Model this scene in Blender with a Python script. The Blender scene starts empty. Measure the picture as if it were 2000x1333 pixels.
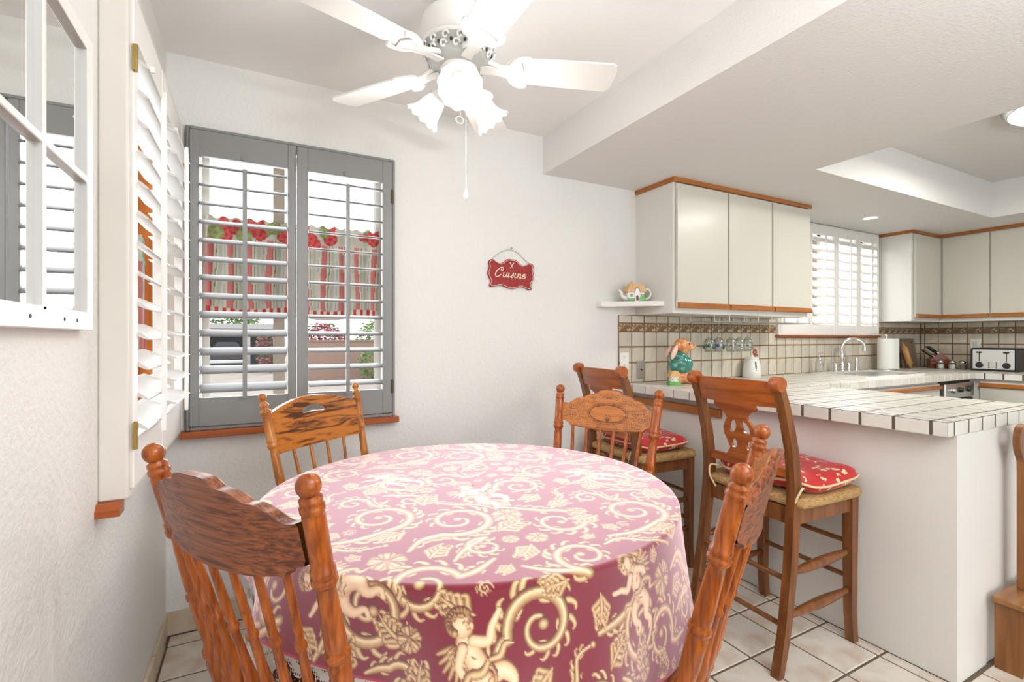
import bpy, bmesh, math, random
import numpy as np
from mathutils import Vector, Matrix
from mathutils.geometry import tessellate_polygon

random.seed(7)
R = math.radians
SC = bpy.context.scene
COL = SC.collection

# ------------------------------------------------------------------ camera
cam_d = bpy.data.cameras.new('camera')
cam = bpy.data.objects.new('camera', cam_d)
COL.objects.link(cam)
cam.location = (0.3301, -2.4222, 1.2246)
cam.rotation_euler = (R(90), 0, R(-27.7834))
cam_d.sensor_width = 36.0
cam_d.lens = 946.2 / 2000 * 36.0
cam_d.shift_y = -6.5 / 2000
cam_d.clip_start = 0.02
cam_d.clip_end = 400
SC.camera = cam

# ------------------------------------------------------------------ world, lights, exposure
world = bpy.data.worlds.new('world')
SC.world = world
world.use_nodes = True
bg = world.node_tree.nodes['Background']
bg.inputs[0].default_value = (0.93, 0.97, 1.0, 1)
bg.inputs[1].default_value = 2.2


def area(name, loc, rot, sx, sy, power, col=(1, 1, 1)):
    d = bpy.data.lights.new(name, 'AREA')
    d.shape = 'RECTANGLE'
    d.size, d.size_y = sx, sy
    d.energy = power
    d.color = col
    o = bpy.data.objects.new(name, d)
    COL.objects.link(o)
    o.location = loc
    o.rotation_euler = rot
    return o


# unseen fills added behind the camera to brighten the room, rear and overhead
area('added_rear_fill', (2.6, -5.9, 1.2), (R(90), 0, R(0)), 4.6, 2.1, 26, (0.97, 0.985, 1.0))
area('added_overhead_fill', (1.2, -3.9, 2.385), (0, 0, 0), 1.4, 1.4, 18, (0.985, 0.99, 1.0))
# upward fill added behind the camera, brightens the room off the ceiling
area('added_upward_fill', (1.5, -3.3, 1.55), (R(180), 0, 0), 0.5, 0.5, 84, (0.97, 0.985, 1.0))
# daylight entering at the three windows, between glass and shutters
area('nook_window_daylight', (0.5, 0.040, 1.47), (R(-90), 0, 0), 0.74, 1.12, 18, (0.96, 0.98, 1.0))
area('left_window_daylight', (-0.040, -0.49, 1.47), (0, R(-90), 0), 1.12, 0.82, 4, (0.96, 0.98, 1.0))
area('kitchen_window_daylight', (4.7, 0.040, 1.7), (R(-90), 0, 0), 1.36, 0.82, 14, (0.96, 0.98, 1.0))
SC.view_settings.view_transform = 'Standard'
SC.view_settings.look = 'None'
SC.view_settings.gamma = 1.0
SC.view_settings.exposure = 0.10
SC.view_settings.use_curve_mapping = False
SC.cycles.use_denoising = True
SC.cycles.max_bounces = 10
SC.cycles.diffuse_bounces = 5
SC.cycles.transparent_max_bounces = 16
SC.cycles.sample_clamp_indirect = 8
SC.cycles.caustics_reflective = False
SC.cycles.caustics_refractive = False


# ------------------------------------------------------------------ materials
def _n(nt, t, **kw):
    n = nt.nodes.new(t)
    for k, v in kw.items():
        setattr(n, k, v)
    return n


def mat(name, col, rough=0.5, dist=0.4, metal=0.0, spec=0.5, var=None, bump=None, rand=0.0, sheen=0.0, coat=0.0, attr=None,
        trans=0.0, emit=None, coords='Object'):
    """var=(scale xyz, second colour, low, high, detail)   bump=(scale, strength, distance)"""
    m = bpy.data.materials.new(name)
    m.use_nodes = True
    nt = m.node_tree
    b = nt.nodes['Principled BSDF']
    L = nt.links.new
    b.inputs['Base Color'].default_value = (*col, 1)
    b.inputs['Roughness'].default_value = rough
    b.inputs['Metallic'].default_value = metal
    b.inputs['Specular IOR Level'].default_value = spec
    if sheen:
        b.inputs['Sheen Weight'].default_value = sheen
        b.inputs['Sheen Roughness'].default_value = 0.35
    if coat:
        b.inputs['Coat Weight'].default_value = coat
        b.inputs['Coat Roughness'].default_value = 0.15
    if trans:
        b.inputs['Transmission Weight'].default_value = trans
    if emit:
        b.inputs['Emission Color'].default_value = (*emit[0], 1)
        b.inputs['Emission Strength'].default_value = emit[1]
    tc = _n(nt, 'ShaderNodeTexCoord')
    cur = None
    if attr:
        a = _n(nt, 'ShaderNodeAttribute', attribute_name=attr)
        cur = a.outputs['Color']
    if var:
        sc, c2, lo, hi, det = var
        mp = _n(nt, 'ShaderNodeMapping')
        mp.inputs['Scale'].default_value = sc
        L(tc.outputs[coords], mp.inputs[0])
        nz = _n(nt, 'ShaderNodeTexNoise')
        nz.inputs['Scale'].default_value = 1.0
        nz.inputs['Detail'].default_value = det
        nz.inputs['Distortion'].default_value = dist
        L(mp.outputs[0], nz.inputs['Vector'])
        rp = _n(nt, 'ShaderNodeValToRGB')
        rp.color_ramp.elements[0].position = lo
        rp.color_ramp.elements[1].position = hi
        rp.color_ramp.elements[0].color = (*col, 1)
        rp.color_ramp.elements[1].color = (*c2, 1)
        L(nz.outputs[0], rp.inputs[0])
        if cur is None:
            cur = rp.outputs[0]
        else:
            mx = _n(nt, 'ShaderNodeMix', data_type='RGBA', blend_type='MULTIPLY')
            mx.inputs[0].default_value = 1
            L(cur, mx.inputs[6])
            L(rp.outputs[0], mx.inputs[7])
            cur = mx.outputs[2]
    if rand:
        oi = _n(nt, 'ShaderNodeObjectInfo')
        mr = _n(nt, 'ShaderNodeMapRange')
        mr.inputs[3].default_value = 1 - rand
        mr.inputs[4].default_value = 1 + rand * 0.4
        L(oi.outputs['Random'], mr.inputs[0])
        mx = _n(nt, 'ShaderNodeMix', data_type='RGBA', blend_type='MULTIPLY')
        mx.inputs[0].default_value = 1
        if cur is None:
            mx.inputs[6].default_value = (*col, 1)
        else:
            L(cur, mx.inputs[6])
        L(mr.outputs[0], mx.inputs[7])
        cur = mx.outputs[2]
    if cur is not None:
        L(cur, b.inputs['Base Color'])
    if bump:
        nz = _n(nt, 'ShaderNodeTexNoise')
        nz.inputs['Scale'].default_value = bump[0]
        nz.inputs['Detail'].default_value = 3
        L(tc.outputs[coords], nz.inputs['Vector'])
        bp = _n(nt, 'ShaderNodeBump')
        bp.inputs['Strength'].default_value = bump[1]
        bp.inputs['Distance'].default_value = bump[2]
        L(nz.outputs[0], bp.inputs['Height'])
        L(bp.outputs[0], b.inputs['Normal'])
    return m


def wood(name, c1, c2, axis, rough=0.32, scale=38.0, coat=0.25, lo=0.35, hi=0.68, stretch=0.06, attr=None, dist=0.4):
    s = [scale] * 3
    s['xyz'.index(axis)] = scale * stretch
    m = mat(name, c1, rough, var=(tuple(s), c2, lo, hi, 6.0), coat=coat, attr=attr, dist=dist, spec=0.35)
    return m


M = {}
M['wall'] = mat('wall_plaster', (0.75, 0.745, 0.725), 0.75, spec=0.25, bump=(60, 0.45, 0.008))
M['wall_smooth'] = mat('half_wall_paint', (0.71, 0.69, 0.655), 0.6, spec=0.3, bump=(25, 0.08, 0.004))
M['ceiling_lit'] = mat('nook_ceiling_lit_plaster', (0.86, 0.855, 0.845), 0.85, spec=0.15, bump=(95, 0.3, 0.004))  # lighter copy of the ceiling plaster, with window light put into its colour
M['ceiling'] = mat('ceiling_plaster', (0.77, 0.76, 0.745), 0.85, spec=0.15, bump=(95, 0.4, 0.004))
M['white'] = mat('white_paint', (0.82, 0.80, 0.77), 0.4, bump=(30, 0.05, 0.002))
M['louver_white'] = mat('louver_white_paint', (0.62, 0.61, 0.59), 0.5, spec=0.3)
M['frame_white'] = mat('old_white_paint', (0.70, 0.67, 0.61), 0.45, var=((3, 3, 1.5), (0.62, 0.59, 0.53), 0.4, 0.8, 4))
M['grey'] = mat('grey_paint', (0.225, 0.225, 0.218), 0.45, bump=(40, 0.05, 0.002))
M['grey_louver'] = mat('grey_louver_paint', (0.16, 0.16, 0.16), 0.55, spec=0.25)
M['brass'] = mat('brass', (0.42, 0.29, 0.08), 0.35, metal=1.0)
M['bronze'] = mat('dark_bronze', (0.10, 0.08, 0.05), 0.5, metal=0.6)
M['chrome'] = mat('chrome', (0.75, 0.75, 0.74), 0.12, metal=1.0)
M['steel'] = mat('brushed_steel', (0.62, 0.62, 0.61), 0.3, metal=1.0)
M['black'] = mat('black_plastic', (0.02, 0.02, 0.022), 0.4)
M['dark'] = mat('dark_gap', (0.045, 0.04, 0.035), 0.7)
M['trim_wood'] = wood('orange_oak_trim', (0.46, 0.165, 0.03), (0.33, 0.10, 0.015), 'x')
M['trim_wood_y'] = wood('orange_oak_trim_y', (0.46, 0.165, 0.03), (0.33, 0.10, 0.015), 'y')
M['sill_wood'] = wood('sill_wood', (0.40, 0.10, 0.02), (0.27, 0.055, 0.01), 'x')
M['orange_wood'] = wood('orange_jamb_wood', (0.62, 0.20, 0.035), (0.50, 0.13, 0.02), 'z')
M['chair_z'] = wood('chair_oak_turned', (0.40, 0.100, 0.011), (0.19, 0.036, 0.004), 'z', rough=0.26, scale=110, coat=0.2, stretch=0.04)
M['chair_x'] = wood('chair_oak_crest', (0.29, 0.085, 0.026), (0.085, 0.021, 0.009), 'x', rough=0.4, scale=210, coat=0.1, lo=0.38, hi=0.64, stretch=0.014, dist=0.35)
M['press_x'] = wood('pressed_oak_crest', (1.0, 1.0, 1.0), (0.66, 0.60, 0.55), 'x', rough=0.36, scale=150, coat=0.15, lo=0.40, hi=0.66, stretch=0.035, attr='Col')
M['plank_x'] = wood('bold_grain_oak', (0.45, 0.150, 0.020), (0.075, 0.020, 0.005), 'x', rough=0.32, scale=38, coat=0.25, lo=0.47, hi=0.60, stretch=0.11, dist=1.4)
M['plank_z'] = wood('bold_grain_oak_post', (0.50, 0.185, 0.028), (0.22, 0.06, 0.01), 'z', rough=0.3, scale=50, coat=0.35)
M['stool_z'] = wood('stool_walnut_post', (0.23, 0.085, 0.025), (0.12, 0.037, 0.010), 'z', rough=0.3, scale=45, coat=0.3)
M['stool_x'] = wood('stool_cherry_rail', (0.43, 0.115, 0.024), (0.25, 0.058, 0.012), 'x', rough=0.3, scale=45, coat=0.35)
M['rush'] = mat('woven_rush', (0.50, 0.31, 0.12), 0.7, var=((60, 60, 200), (0.28, 0.155, 0.05), 0.4, 0.7, 2), bump=(190, 0.7, 0.006))
M['ceramic'] = mat('white_ceramic', (0.80, 0.79, 0.75), 0.2, coat=0.5)
M['floor_tile'] = mat('floor_tile_glaze', (0.72, 0.67, 0.59), 0.25, var=((9, 9, 9), (0.56, 0.43, 0.32), 0.44, 0.74, 5), rand=0.08, coat=0.2, coords='Object')
M['floor_grout'] = mat('floor_grout', (0.135, 0.10, 0.07), 0.8, bump=(200, 0.3, 0.003))
M['base_tile'] = mat('base_tile_glaze', (0.66, 0.57, 0.44), 0.3, var=((9, 9, 9), (0.52, 0.40, 0.26), 0.42, 0.75, 4), rand=0.1)
M['splash_tile'] = mat('splash_tile_glaze', (0.62, 0.57, 0.48), 0.3, var=((14, 14, 14), (0.52, 0.45, 0.34), 0.45, 0.75, 4), rand=0.12)
M['splash_grout'] = mat('splash_grout', (0.215, 0.13, 0.06), 0.8)
M['border_tile'] = mat('border_tile_glaze', (0.20, 0.115, 0.05), 0.3, var=((50, 50, 50), (0.62, 0.53, 0.38), 0.52, 0.62, 3))
M['counter_tile'] = mat('counter_tile_glaze', (0.74, 0.725, 0.67), 0.3, var=((10, 10, 10), (0.63, 0.60, 0.53), 0.45, 0.75, 4), rand=0.08, coat=0.15)
M['counter_grout'] = mat('counter_grout', (0.12, 0.10, 0.078), 0.9, spec=0.1)
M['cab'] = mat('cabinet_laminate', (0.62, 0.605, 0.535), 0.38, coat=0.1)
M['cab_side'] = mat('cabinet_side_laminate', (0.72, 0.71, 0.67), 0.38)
M['mirror'] = mat('mirror_glass', (0.93, 0.94, 0.93), 0.015, metal=1.0)
M['shadow_gap'] = M['dark']


def glass_mat(name, gloss=0.08, tint=(1, 1, 1)):
    m = bpy.data.materials.new(name)
    m.use_nodes = True
    nt = m.node_tree
    nt.nodes.remove(nt.nodes['Principled BSDF'])
    t = _n(nt, 'ShaderNodeBsdfTransparent')
    t.inputs[0].default_value = (*tint, 1)
    g = _n(nt, 'ShaderNodeBsdfGlossy')
    g.inputs['Roughness'].default_value = 0.02
    lw = _n(nt, 'ShaderNodeLayerWeight')
    lw.inputs[0].default_value = gloss
    mx = _n(nt, 'ShaderNodeMixShader')
    nt.links.new(lw.outputs['Facing' if gloss > 0.2 else 'Fresnel'], mx.inputs[0])
    nt.links.new(t.outputs[0], mx.inputs[1])
    nt.links.new(g.outputs[0], mx.inputs[2])
    nt.links.new(mx.outputs[0], nt.nodes['Material Output'].inputs[0])
    return m


M['pane'] = glass_mat('window_glass', 0.08)
M['goblet'] = glass_mat('goblet_glass', 0.5, (0.93, 0.95, 0.94))


def translucent(name, col, attr=None, mixf=0.5):
    m = bpy.data.materials.new(name)
    m.use_nodes = True
    nt = m.node_tree
    nt.nodes.remove(nt.nodes['Principled BSDF'])
    d = _n(nt, 'ShaderNodeBsdfDiffuse')
    t = _n(nt, 'ShaderNodeBsdfTranslucent')
    mx = _n(nt, 'ShaderNodeMixShader')
    mx.inputs[0].default_value = mixf
    for s in (d, t):
        if attr:
            a = _n(nt, 'ShaderNodeAttribute', attribute_name=attr)
            nt.links.new(a.outputs['Color'], s.inputs[0])
        else:
            s.inputs[0].default_value = (*col, 1)
    nt.links.new(d.outputs[0], mx.inputs[1])
    nt.links.new(t.outputs[0], mx.inputs[2])
    nt.links.new(mx.outputs[0], nt.nodes['Material Output'].inputs[0])
    return m


M['curtain'] = translucent('curtain_cotton', (1, 1, 1), 'Col', 0.35)
M['lamp_glass'] = translucent('frosted_lamp_glass', (0.86, 0.86, 0.85), None, 0.5)
M['lace'] = mat('white_crochet', (0.80, 0.78, 0.73), 0.8)


# ------------------------------------------------------------------ mesh helpers
class MB:
    def __init__(self):
        self.v, self.f, self.s = [], [], []

    def add(self, vs, fs, smooth=False):
        o = len(self.v)
        self.v += [tuple(p) for p in vs]
        self.f += [tuple(i + o for i in q) for q in fs]
        self.s += [smooth] * len(fs)
        return self

    def box(self, x0, x1, y0, y1, z0, z1, mtx=None, ch=0.0):
        if ch <= 0:
            vs = [Vector((x, y, z)) for x in (x0, x1) for y in (y0, y1) for z in (z0, z1)]
            fs = [(0, 1, 3, 2), (4, 6, 7, 5), (0, 4, 5, 1), (2, 3, 7, 6), (0, 2, 6, 4), (1, 5, 7, 3)]
        else:
            ch = min(ch, abs(x1 - x0) * .45, abs(y1 - y0) * .45, abs(z1 - z0) * .45)
            bm = bmesh.new()
            bmesh.ops.create_cube(bm, size=1)
            for p in bm.verts:
                p.co = Vector(((x0 + x1) / 2 + p.co.x * (x1 - x0), (y0 + y1) / 2 + p.co.y * (y1 - y0), (z0 + z1) / 2 + p.co.z * (z1 - z0)))
            bmesh.ops.bevel(bm, geom=list(bm.edges), offset=ch, segments=1, affect='EDGES')
            bm.verts.index_update()
            vs = [p.co.copy() for p in bm.verts]
            fs = [tuple(p.index for p in q.verts) for q in bm.faces]
            bm.free()
        if mtx is not None:
            vs = [mtx @ p for p in vs]
        return self.add(vs, fs)

    def lathe(self, prof, a=(0, 0, 0), b=None, seg=16, smooth=True, cap=True):
        """prof: list of (t, r), t measured along the axis from a towards b (metres, or 0..1 when b is given with norm)"""
        a = Vector(a)
        ax = Vector((0, 0, 1)) if b is None else (Vector(b) - a).normalized()
        q = Vector((0, 0, 1)).rotation_difference(ax)
        vs, fs = [], []
        for t, r in prof:
            for k in range(seg):
                an = 2 * math.pi * k / seg
                vs.append(a + q @ Vector((r * math.cos(an), r * math.sin(an), t)))
        n = len(prof)
        for i in range(n - 1):
            for k in range(seg):
                k2 = (k + 1) % seg
                fs.append((i * seg + k, i * seg + k2, (i + 1) * seg + k2, (i + 1) * seg + k))
        self.add(vs, fs, smooth)
        if cap:
            o = len(self.v)
            self.add(vs[:seg] + vs[-seg:], [tuple(reversed(range(seg))), tuple(range(seg, 2 * seg))])
        return self

    def rod(self, a, b, r, seg=10, r2=None):
        L = (Vector(b) - Vector(a)).length
        return self.lathe([(0, r), (L, r if r2 is None else r2)], a, b, seg)

    def tube(self, pts, rad, seg=8, closed=False, flat=None, smooth=True):
        pts = [Vector(p) for p in pts]
        n = len(pts)
        rad = rad if isinstance(rad, (list, tuple)) else [rad] * n
        vs, fs = [], []
        up = None
        for i, p in enumerate(pts):
            if closed:
                d = pts[(i + 1) % n] - pts[i - 1]
            else:
                d = pts[min(i + 1, n - 1)] - pts[max(i - 1, 0)]
            d = d.normalized()
            if up is None:
                up = Vector((0, 0, 1)) if abs(d.z) < 0.9 else Vector((1, 0, 0))
                if flat is not None:
                    up = Vector(flat)
            s = d.cross(up)
            s = s.normalized() if s.length > 1e-6 else Vector((1, 0, 0))
            u = s.cross(d).normalized()
            if flat is None:
                up = u
            for k in range(seg):
                an = 2 * math.pi * k / seg
                vs.append(p + s * (rad[i] * math.cos(an)) + u * (rad[i] * math.sin(an)))
        m = n if closed else n - 1
        for i in range(m):
            j = (i + 1) % n
            for k in range(seg):
                k2 = (k + 1) % seg
                fs.append((i * seg + k, i * seg + k2, j * seg + k2, j * seg + k))
        if not closed:
            fs.append(tuple(reversed(range(seg))))
            fs.append(tuple((n - 1) * seg + k for k in range(seg)))
        return self.add(vs, fs, smooth)

    def ball(self, c, r, sx=1, sy=1, sz=1, seg=14, rings=9, mtx=None):
        c = Vector(c)
        vs, fs = [], []
        for i in range(rings + 1):
            th = math.pi * i / rings
            for k in range(seg):
                an = 2 * math.pi * k / seg
                p = Vector((r * sx * math.sin(th) * math.cos(an), r * sy * math.sin(th) * math.sin(an), r * sz * math.cos(th)))
                if mtx is not None:
                    p = mtx @ p
                vs.append(c + p)
        for i in range(rings):
            for k in range(seg):
                k2 = (k + 1) % seg
                fs.append((i * seg + k, (i + 1) * seg + k, (i + 1) * seg + k2, i * seg + k2))
        return self.add(vs, fs, True)

    def prism(self, loops, t0, t1, mtx=None, axis='y'):
        """loops: outline then holes, 2D (x, z); extruded along y from t0 to t1"""
        def p3(p, t):
            v = Vector((p[0], t, p[1])) if axis == 'y' else (Vector((p[0], p[1], t)) if axis == 'z' else Vector((t, p[0], p[1])))
            return mtx @ v if mtx is not None else v
        flat = [p for lp in loops for p in lp]
        tri = tessellate_polygon([[Vector((p[0], p[1], 0)) for p in lp] for lp in loops])
        n = len(flat)
        vs = [p3(p, t0) for p in flat] + [p3(p, t1) for p in flat]
        fs = [tuple(t) for t in tri] + [tuple(i + n for i in reversed(t)) for t in tri]
        o = 0
        for lp in loops:
            k = len(lp)
            for i in range(k):
                a, b = o + i, o + (i + 1) % k
                fs.append((a, b, b + n, a + n))
            o += k
        return self.add(vs, fs)

    def rows(self, rows, yf, t):
        """solid made of rows [(z, [x breakpoints, even count])], front face at yf(x,z), thickness t towards -y"""
        nb = len(rows[0][1])
        vs = []
        for z, bs in rows:
            for x in bs:
                y = yf(x, z)
                vs.append((x, y, z))
                vs.append((x, y - t, z))
        fs = []
        W = nb * 2
        for i in range(len(rows) - 1):
            for j in range(nb):
                a, b = i * W + 2 * j, (i + 1) * W + 2 * j
                fs.append((a, b, b + 1, a + 1) if j % 2 == 0 else (a + 1, b + 1, b, a))
                if j % 2 == 0:
                    fs.append((a, a + 2, b + 2, b))
                    fs.append((a + 3, a + 1, b + 1, b + 3))
        for i, rv in ((0, 1), (len(rows) - 1, 0)):
            for j in range(0, nb, 2):
                a = i * W + 2 * j
                q = (a, a + 1, a + 3, a + 2)
                fs.append(q if rv else tuple(reversed(q)))
        return self.add(vs, fs)

    def mesh(self, name):
        me = bpy.data.meshes.new(name)
        me.from_pydata([tuple(p) for p in self.v], [], self.f)
        me.polygons.foreach_set('use_smooth', self.s)
        bm = bmesh.new()
        bm.from_mesh(me)
        bmesh.ops.recalc_face_normals(bm, faces=bm.faces)
        bm.to_mesh(me)
        bm.free()
        me.update()
        return me

    def build(self, name, m, parent=None, loc=None, rot=None, label=None):
        me = self.mesh(name)
        me.materials.append(m)
        return link(name, me, parent, loc, rot, label)


def link(name, me, parent=None, loc=None, rot=None, label=None):
    o = bpy.data.objects.new(name, me)
    COL.objects.link(o)
    o.parent = parent
    if loc is not None:
        o.location = loc
    if rot is not None:
        o.rotation_euler = rot
    if label:
        o['label'] = label
    return o


def thing(name, label, cat, loc=(0, 0, 0), rz=0.0, group=None, kind=None):
    o = bpy.data.objects.new(name, None)
    COL.objects.link(o)
    o.location = loc
    o.rotation_euler = (0, 0, rz)
    return tag(o, label, cat, group, kind)


def tag(o, label, cat, group=None, kind=None):
    if label:
        o['label'] = label
    if cat:
        o['category'] = cat
    if group:
        o['group'] = group
    if kind:
        o['kind'] = kind
    return o


def struct(o, label=None):
    o['kind'] = 'structure'
    if label:
        o['label'] = label
    return o


def copy_tree(o, parent=None):
    c = o.copy()
    COL.objects.link(c)
    c.parent = parent
    for ch in list(o.children):
        copy_tree(ch, c)
    return c


def slab_with_holes(mb, u0, u1, z0, z1, holes, t0, t1, plane):
    us = sorted({u0, u1, *[h[0] for h in holes], *[h[1] for h in holes]})
    zs = sorted({z0, z1, *[h[2] for h in holes], *[h[3] for h in holes]})
    for a, b in zip(us, us[1:]):
        for c, d in zip(zs, zs[1:]):
            cu, cz = (a + b) / 2, (c + d) / 2
            if any(h[0] < cu < h[1] and h[2] < cz < h[3] for h in holes):
                continue
            if plane == 'y':
                mb.box(a, b, t0, t1, c, d)
            elif plane == 'x':
                mb.box(t0, t1, a, b, c, d)
            else:
                mb.box(a, b, c, d, t0, t1)
    return mb


def smooth_path(pts, n=8):
    """Catmull-Rom through 2D/3D points"""
    P = [np.array(p, float) for p in pts]
    out = []
    for i in range(len(P) - 1):
        p0, p1, p2, p3 = P[max(i - 1, 0)], P[i], P[i + 1], P[min(i + 2, len(P) - 1)]
        for k in range(n):
            t = k / n
            out.append(0.5 * ((2 * p1) + (-p0 + p2) * t + (2 * p0 - 5 * p1 + 4 * p2 - p3) * t * t + (-p0 + 3 * p1 - 3 * p2 + p3) * t ** 3))
    out.append(P[-1])
    return [tuple(float(c) for c in p) for p in out]


def interp(x, xs, ys):
    return float(np.interp(x, xs, ys))


def set_cols(me, cols):
    ca = me.color_attributes.new('Col', 'FLOAT_COLOR', 'POINT')
    buf = np.ones((len(me.vertices), 4), np.float32)
    buf[:, :3] = cols
    ca.data.foreach_set('color', buf.ravel())


# ------------------------------------------------------------------ painter for printed / pressed patterns
class Paint:
    """a small periodic raster; strokes are tapered polylines, q = distance / radius"""
    def __init__(self, w, h, nx, ny, base, wrap=True):
        self.w, self.h, self.nx, self.ny, self.wrap = w, h, nx, ny, wrap
        self.a = np.empty((ny, nx, 3), np.float32)
        self.a[:] = base

    def stroke(self, pts, rad, ramp):
        pts = np.array(pts, float)
        rad = np.broadcast_to(np.array(rad, float), (len(pts),)) if np.ndim(rad) == 0 else np.interp(np.linspace(0, 1, len(pts)), np.linspace(0, 1, len(rad)), rad)
        if len(pts) == 1:
            pts = np.vstack([pts, pts + 1e-5])
            rad = np.array([rad[0], rad[0]])
        offs = [(i, j) for i in (-1, 0, 1) for j in (-1, 0, 1)] if self.wrap else [(0, 0)]
        for ox, oy in offs:
            P = pts + np.array([ox * self.w, oy * self.h])
            rm = rad.max()
            x0, x1 = (P[:, 0].min() - rm) / self.w * self.nx, (P[:, 0].max() + rm) / self.w * self.nx
            y0, y1 = (P[:, 1].min() - rm) / self.h * self.ny, (P[:, 1].max() + rm) / self.h * self.ny
            x0, x1, y0, y1 = max(0, int(x0)), min(self.nx, int(x1) + 2), max(0, int(y0)), min(self.ny, int(y1) + 2)
            if x0 >= x1 or y0 >= y1:
                continue
            gx, gy = np.meshgrid((np.arange(x0, x1) + .5) * self.w / self.nx, (np.arange(y0, y1) + .5) * self.h / self.ny)
            best = np.full(gx.shape, 9.0)
            side = np.zeros(gx.shape)
            for k in range(len(P) - 1):
                d = P[k + 1] - P[k]
                l2 = max(d @ d, 1e-12)
                t = np.clip(((gx - P[k, 0]) * d[0] + (gy - P[k, 1]) * d[1]) / l2, 0, 1)
                ex, ey = gx - (P[k, 0] + t * d[0]), gy - (P[k, 1] + t * d[1])
                q = np.hypot(ex, ey) / np.maximum(rad[k] + (rad[k + 1] - rad[k]) * t, 1e-5)
                m = q < best
                best[m] = q[m]
                side[m] = (ey / np.maximum(np.hypot(ex, ey), 1e-6))[m]
            m = best < 1
            qs = np.clip(best + 0.18 * side, 0, 1)
            c = np.stack([np.interp(qs, ramp[0], [r[i] for r in ramp[1]]) for i in range(3)], -1)
            self.a[y0:y1, x0:x1][m] = c[m]

    def sample(self, x, y):
        fx = (x / self.w * self.nx) - .5
        fy = (y / self.h * self.ny) - .5
        ix, iy = np.floor(fx).astype(int), np.floor(fy).astype(int)
        tx, ty = (fx - ix)[:, None], (fy - iy)[:, None]
        if self.wrap:
            g = lambda i, j: self.a[j % self.ny, i % self.nx]
        else:
            g = lambda i, j: self.a[np.clip(j, 0, self.ny - 1), np.clip(i, 0, self.nx - 1)]
        return (g(ix, iy) * (1 - tx) + g(ix + 1, iy) * tx) * (1 - ty) + (g(ix, iy + 1) * (1 - tx) + g(ix + 1, iy + 1) * tx) * ty


# ================================================================== THE SETTING
ZC, ZS, XS = 2.40, 2.181, 1.81            # nook ceiling, dropped ceiling, soffit face
XR, YB = 6.28, -6.0                        # right wall, rear wall
XP, YE = 2.508, -1.645                     # peninsula wall face and end

wb = MB()
slab_with_holes(wb, -0.16, XR + 0.16, -0.1, 2.7, [(0.115, 0.895, 0.88, 2.06), (3.99, 5.40, 1.275, 2.14)], 0.0, 0.16, 'y')
struct(wb.build('wall_back', M['wall']), 'rough white plaster wall with the grey shutters')
wl = MB()
slab_with_holes(wl, YB, 0.0, -0.1, 2.7, [(-0.925, -0.06, 0.88, 2.06)], -0.16, 0.0, 'x')
struct(wl.build('wall_left', M['wall']), 'rough white plaster wall with mirror and white shutters')
struct(MB().box(XR, XR + 0.16, YB, 0, -0.1, 2.7).build('wall_right', M['wall']))
wr = MB()
slab_with_holes(wr, -0.16, XR + 0.16, -0.1, 2.7, [(0.3, 4.9, 0.0, 2.1)], YB - 0.16, YB, 'y')
struct(wr.build('wall_rear', M['wall']))
struct(MB().box(-0.16, XS, YB, 0.16, ZC, ZC + 0.12).build('ceiling', M['ceiling_lit']), 'flat white ceiling above the dining nook')
ck = MB()
RX0, RX1, RY0, RY1, RZ = 3.14, 5.51, -2.7, -0.79, 2.46
slab_with_holes(ck, XS, XR, YB, 0.0, [(RX0, RX1, RY0, RY1)], ZS, RZ, 'z')
ck.box(RX0 - .05, RX1 + .05, RY0 - .05, RY1 + .05, RZ, RZ + 0.1)
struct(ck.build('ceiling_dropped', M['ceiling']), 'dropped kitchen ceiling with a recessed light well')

# floor: grout bed and tiles
floor = struct(MB().box(-0.16, XR + 0.16, YB, 0.16, -0.12, -0.003).build('floor', M['floor_grout']), 'cream ceramic tile floor with brown grout')
T = 0.2229
tile_me = MB().box(-T / 2 + .0045, T / 2 - .0045, -T / 2 + .0045, T / 2 - .0045, -0.010, 0.0, ch=0.0025).mesh('tile')
tile_me.materials.append(M['floor_tile'])
strips = {}


def floor_tile(x0, x1, y0, y1):
    w, d = round(x1 - x0, 3), round(y1 - y0, 3)
    if abs(w - T) < .002 and abs(d - T) < .002:
        me = tile_me
    else:
        key = (w, d)
        if key not in strips:
            strips[key] = MB().box(-w / 2 + .0045, w / 2 - .0045, -d / 2 + .0045, d / 2 - .0045, -0.010, 0.0, ch=0.0025).mesh('tile')
            strips[key].materials.append(M['floor_tile'])
        me = strips[key]
    link('tile', me, floor, ((x0 + x1) / 2, (y0 + y1) / 2, 0))


A2, B1 = 2.4505, -0.9844
xs = [0.012] + [A2 - k * T for k in range(10, -1, -1)] + [XP]
ys = [-0.012] + sorted([B1 + k * T for k in range(-6, 5)], reverse=True)
for i in range(len(xs) - 1):
    for j in range(len(ys) - 1):
        floor_tile(xs[i], xs[i + 1], ys[j + 1], ys[j])
xs2 = [XP] + [A2 + k * T for k in range(1, 6)]
for i in range(len(xs2) - 1):
    for y1, y0 in ((YE, B1 - 3 * T), (B1 - 3 * T, B1 - 4 * T), (B1 - 4 * T, B1 - 5 * T), (B1 - 5 * T, B1 - 6 * T)):
        if y1 - y0 > .03:
            floor_tile(xs2[i], xs2[i + 1], y0, y1)

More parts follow.
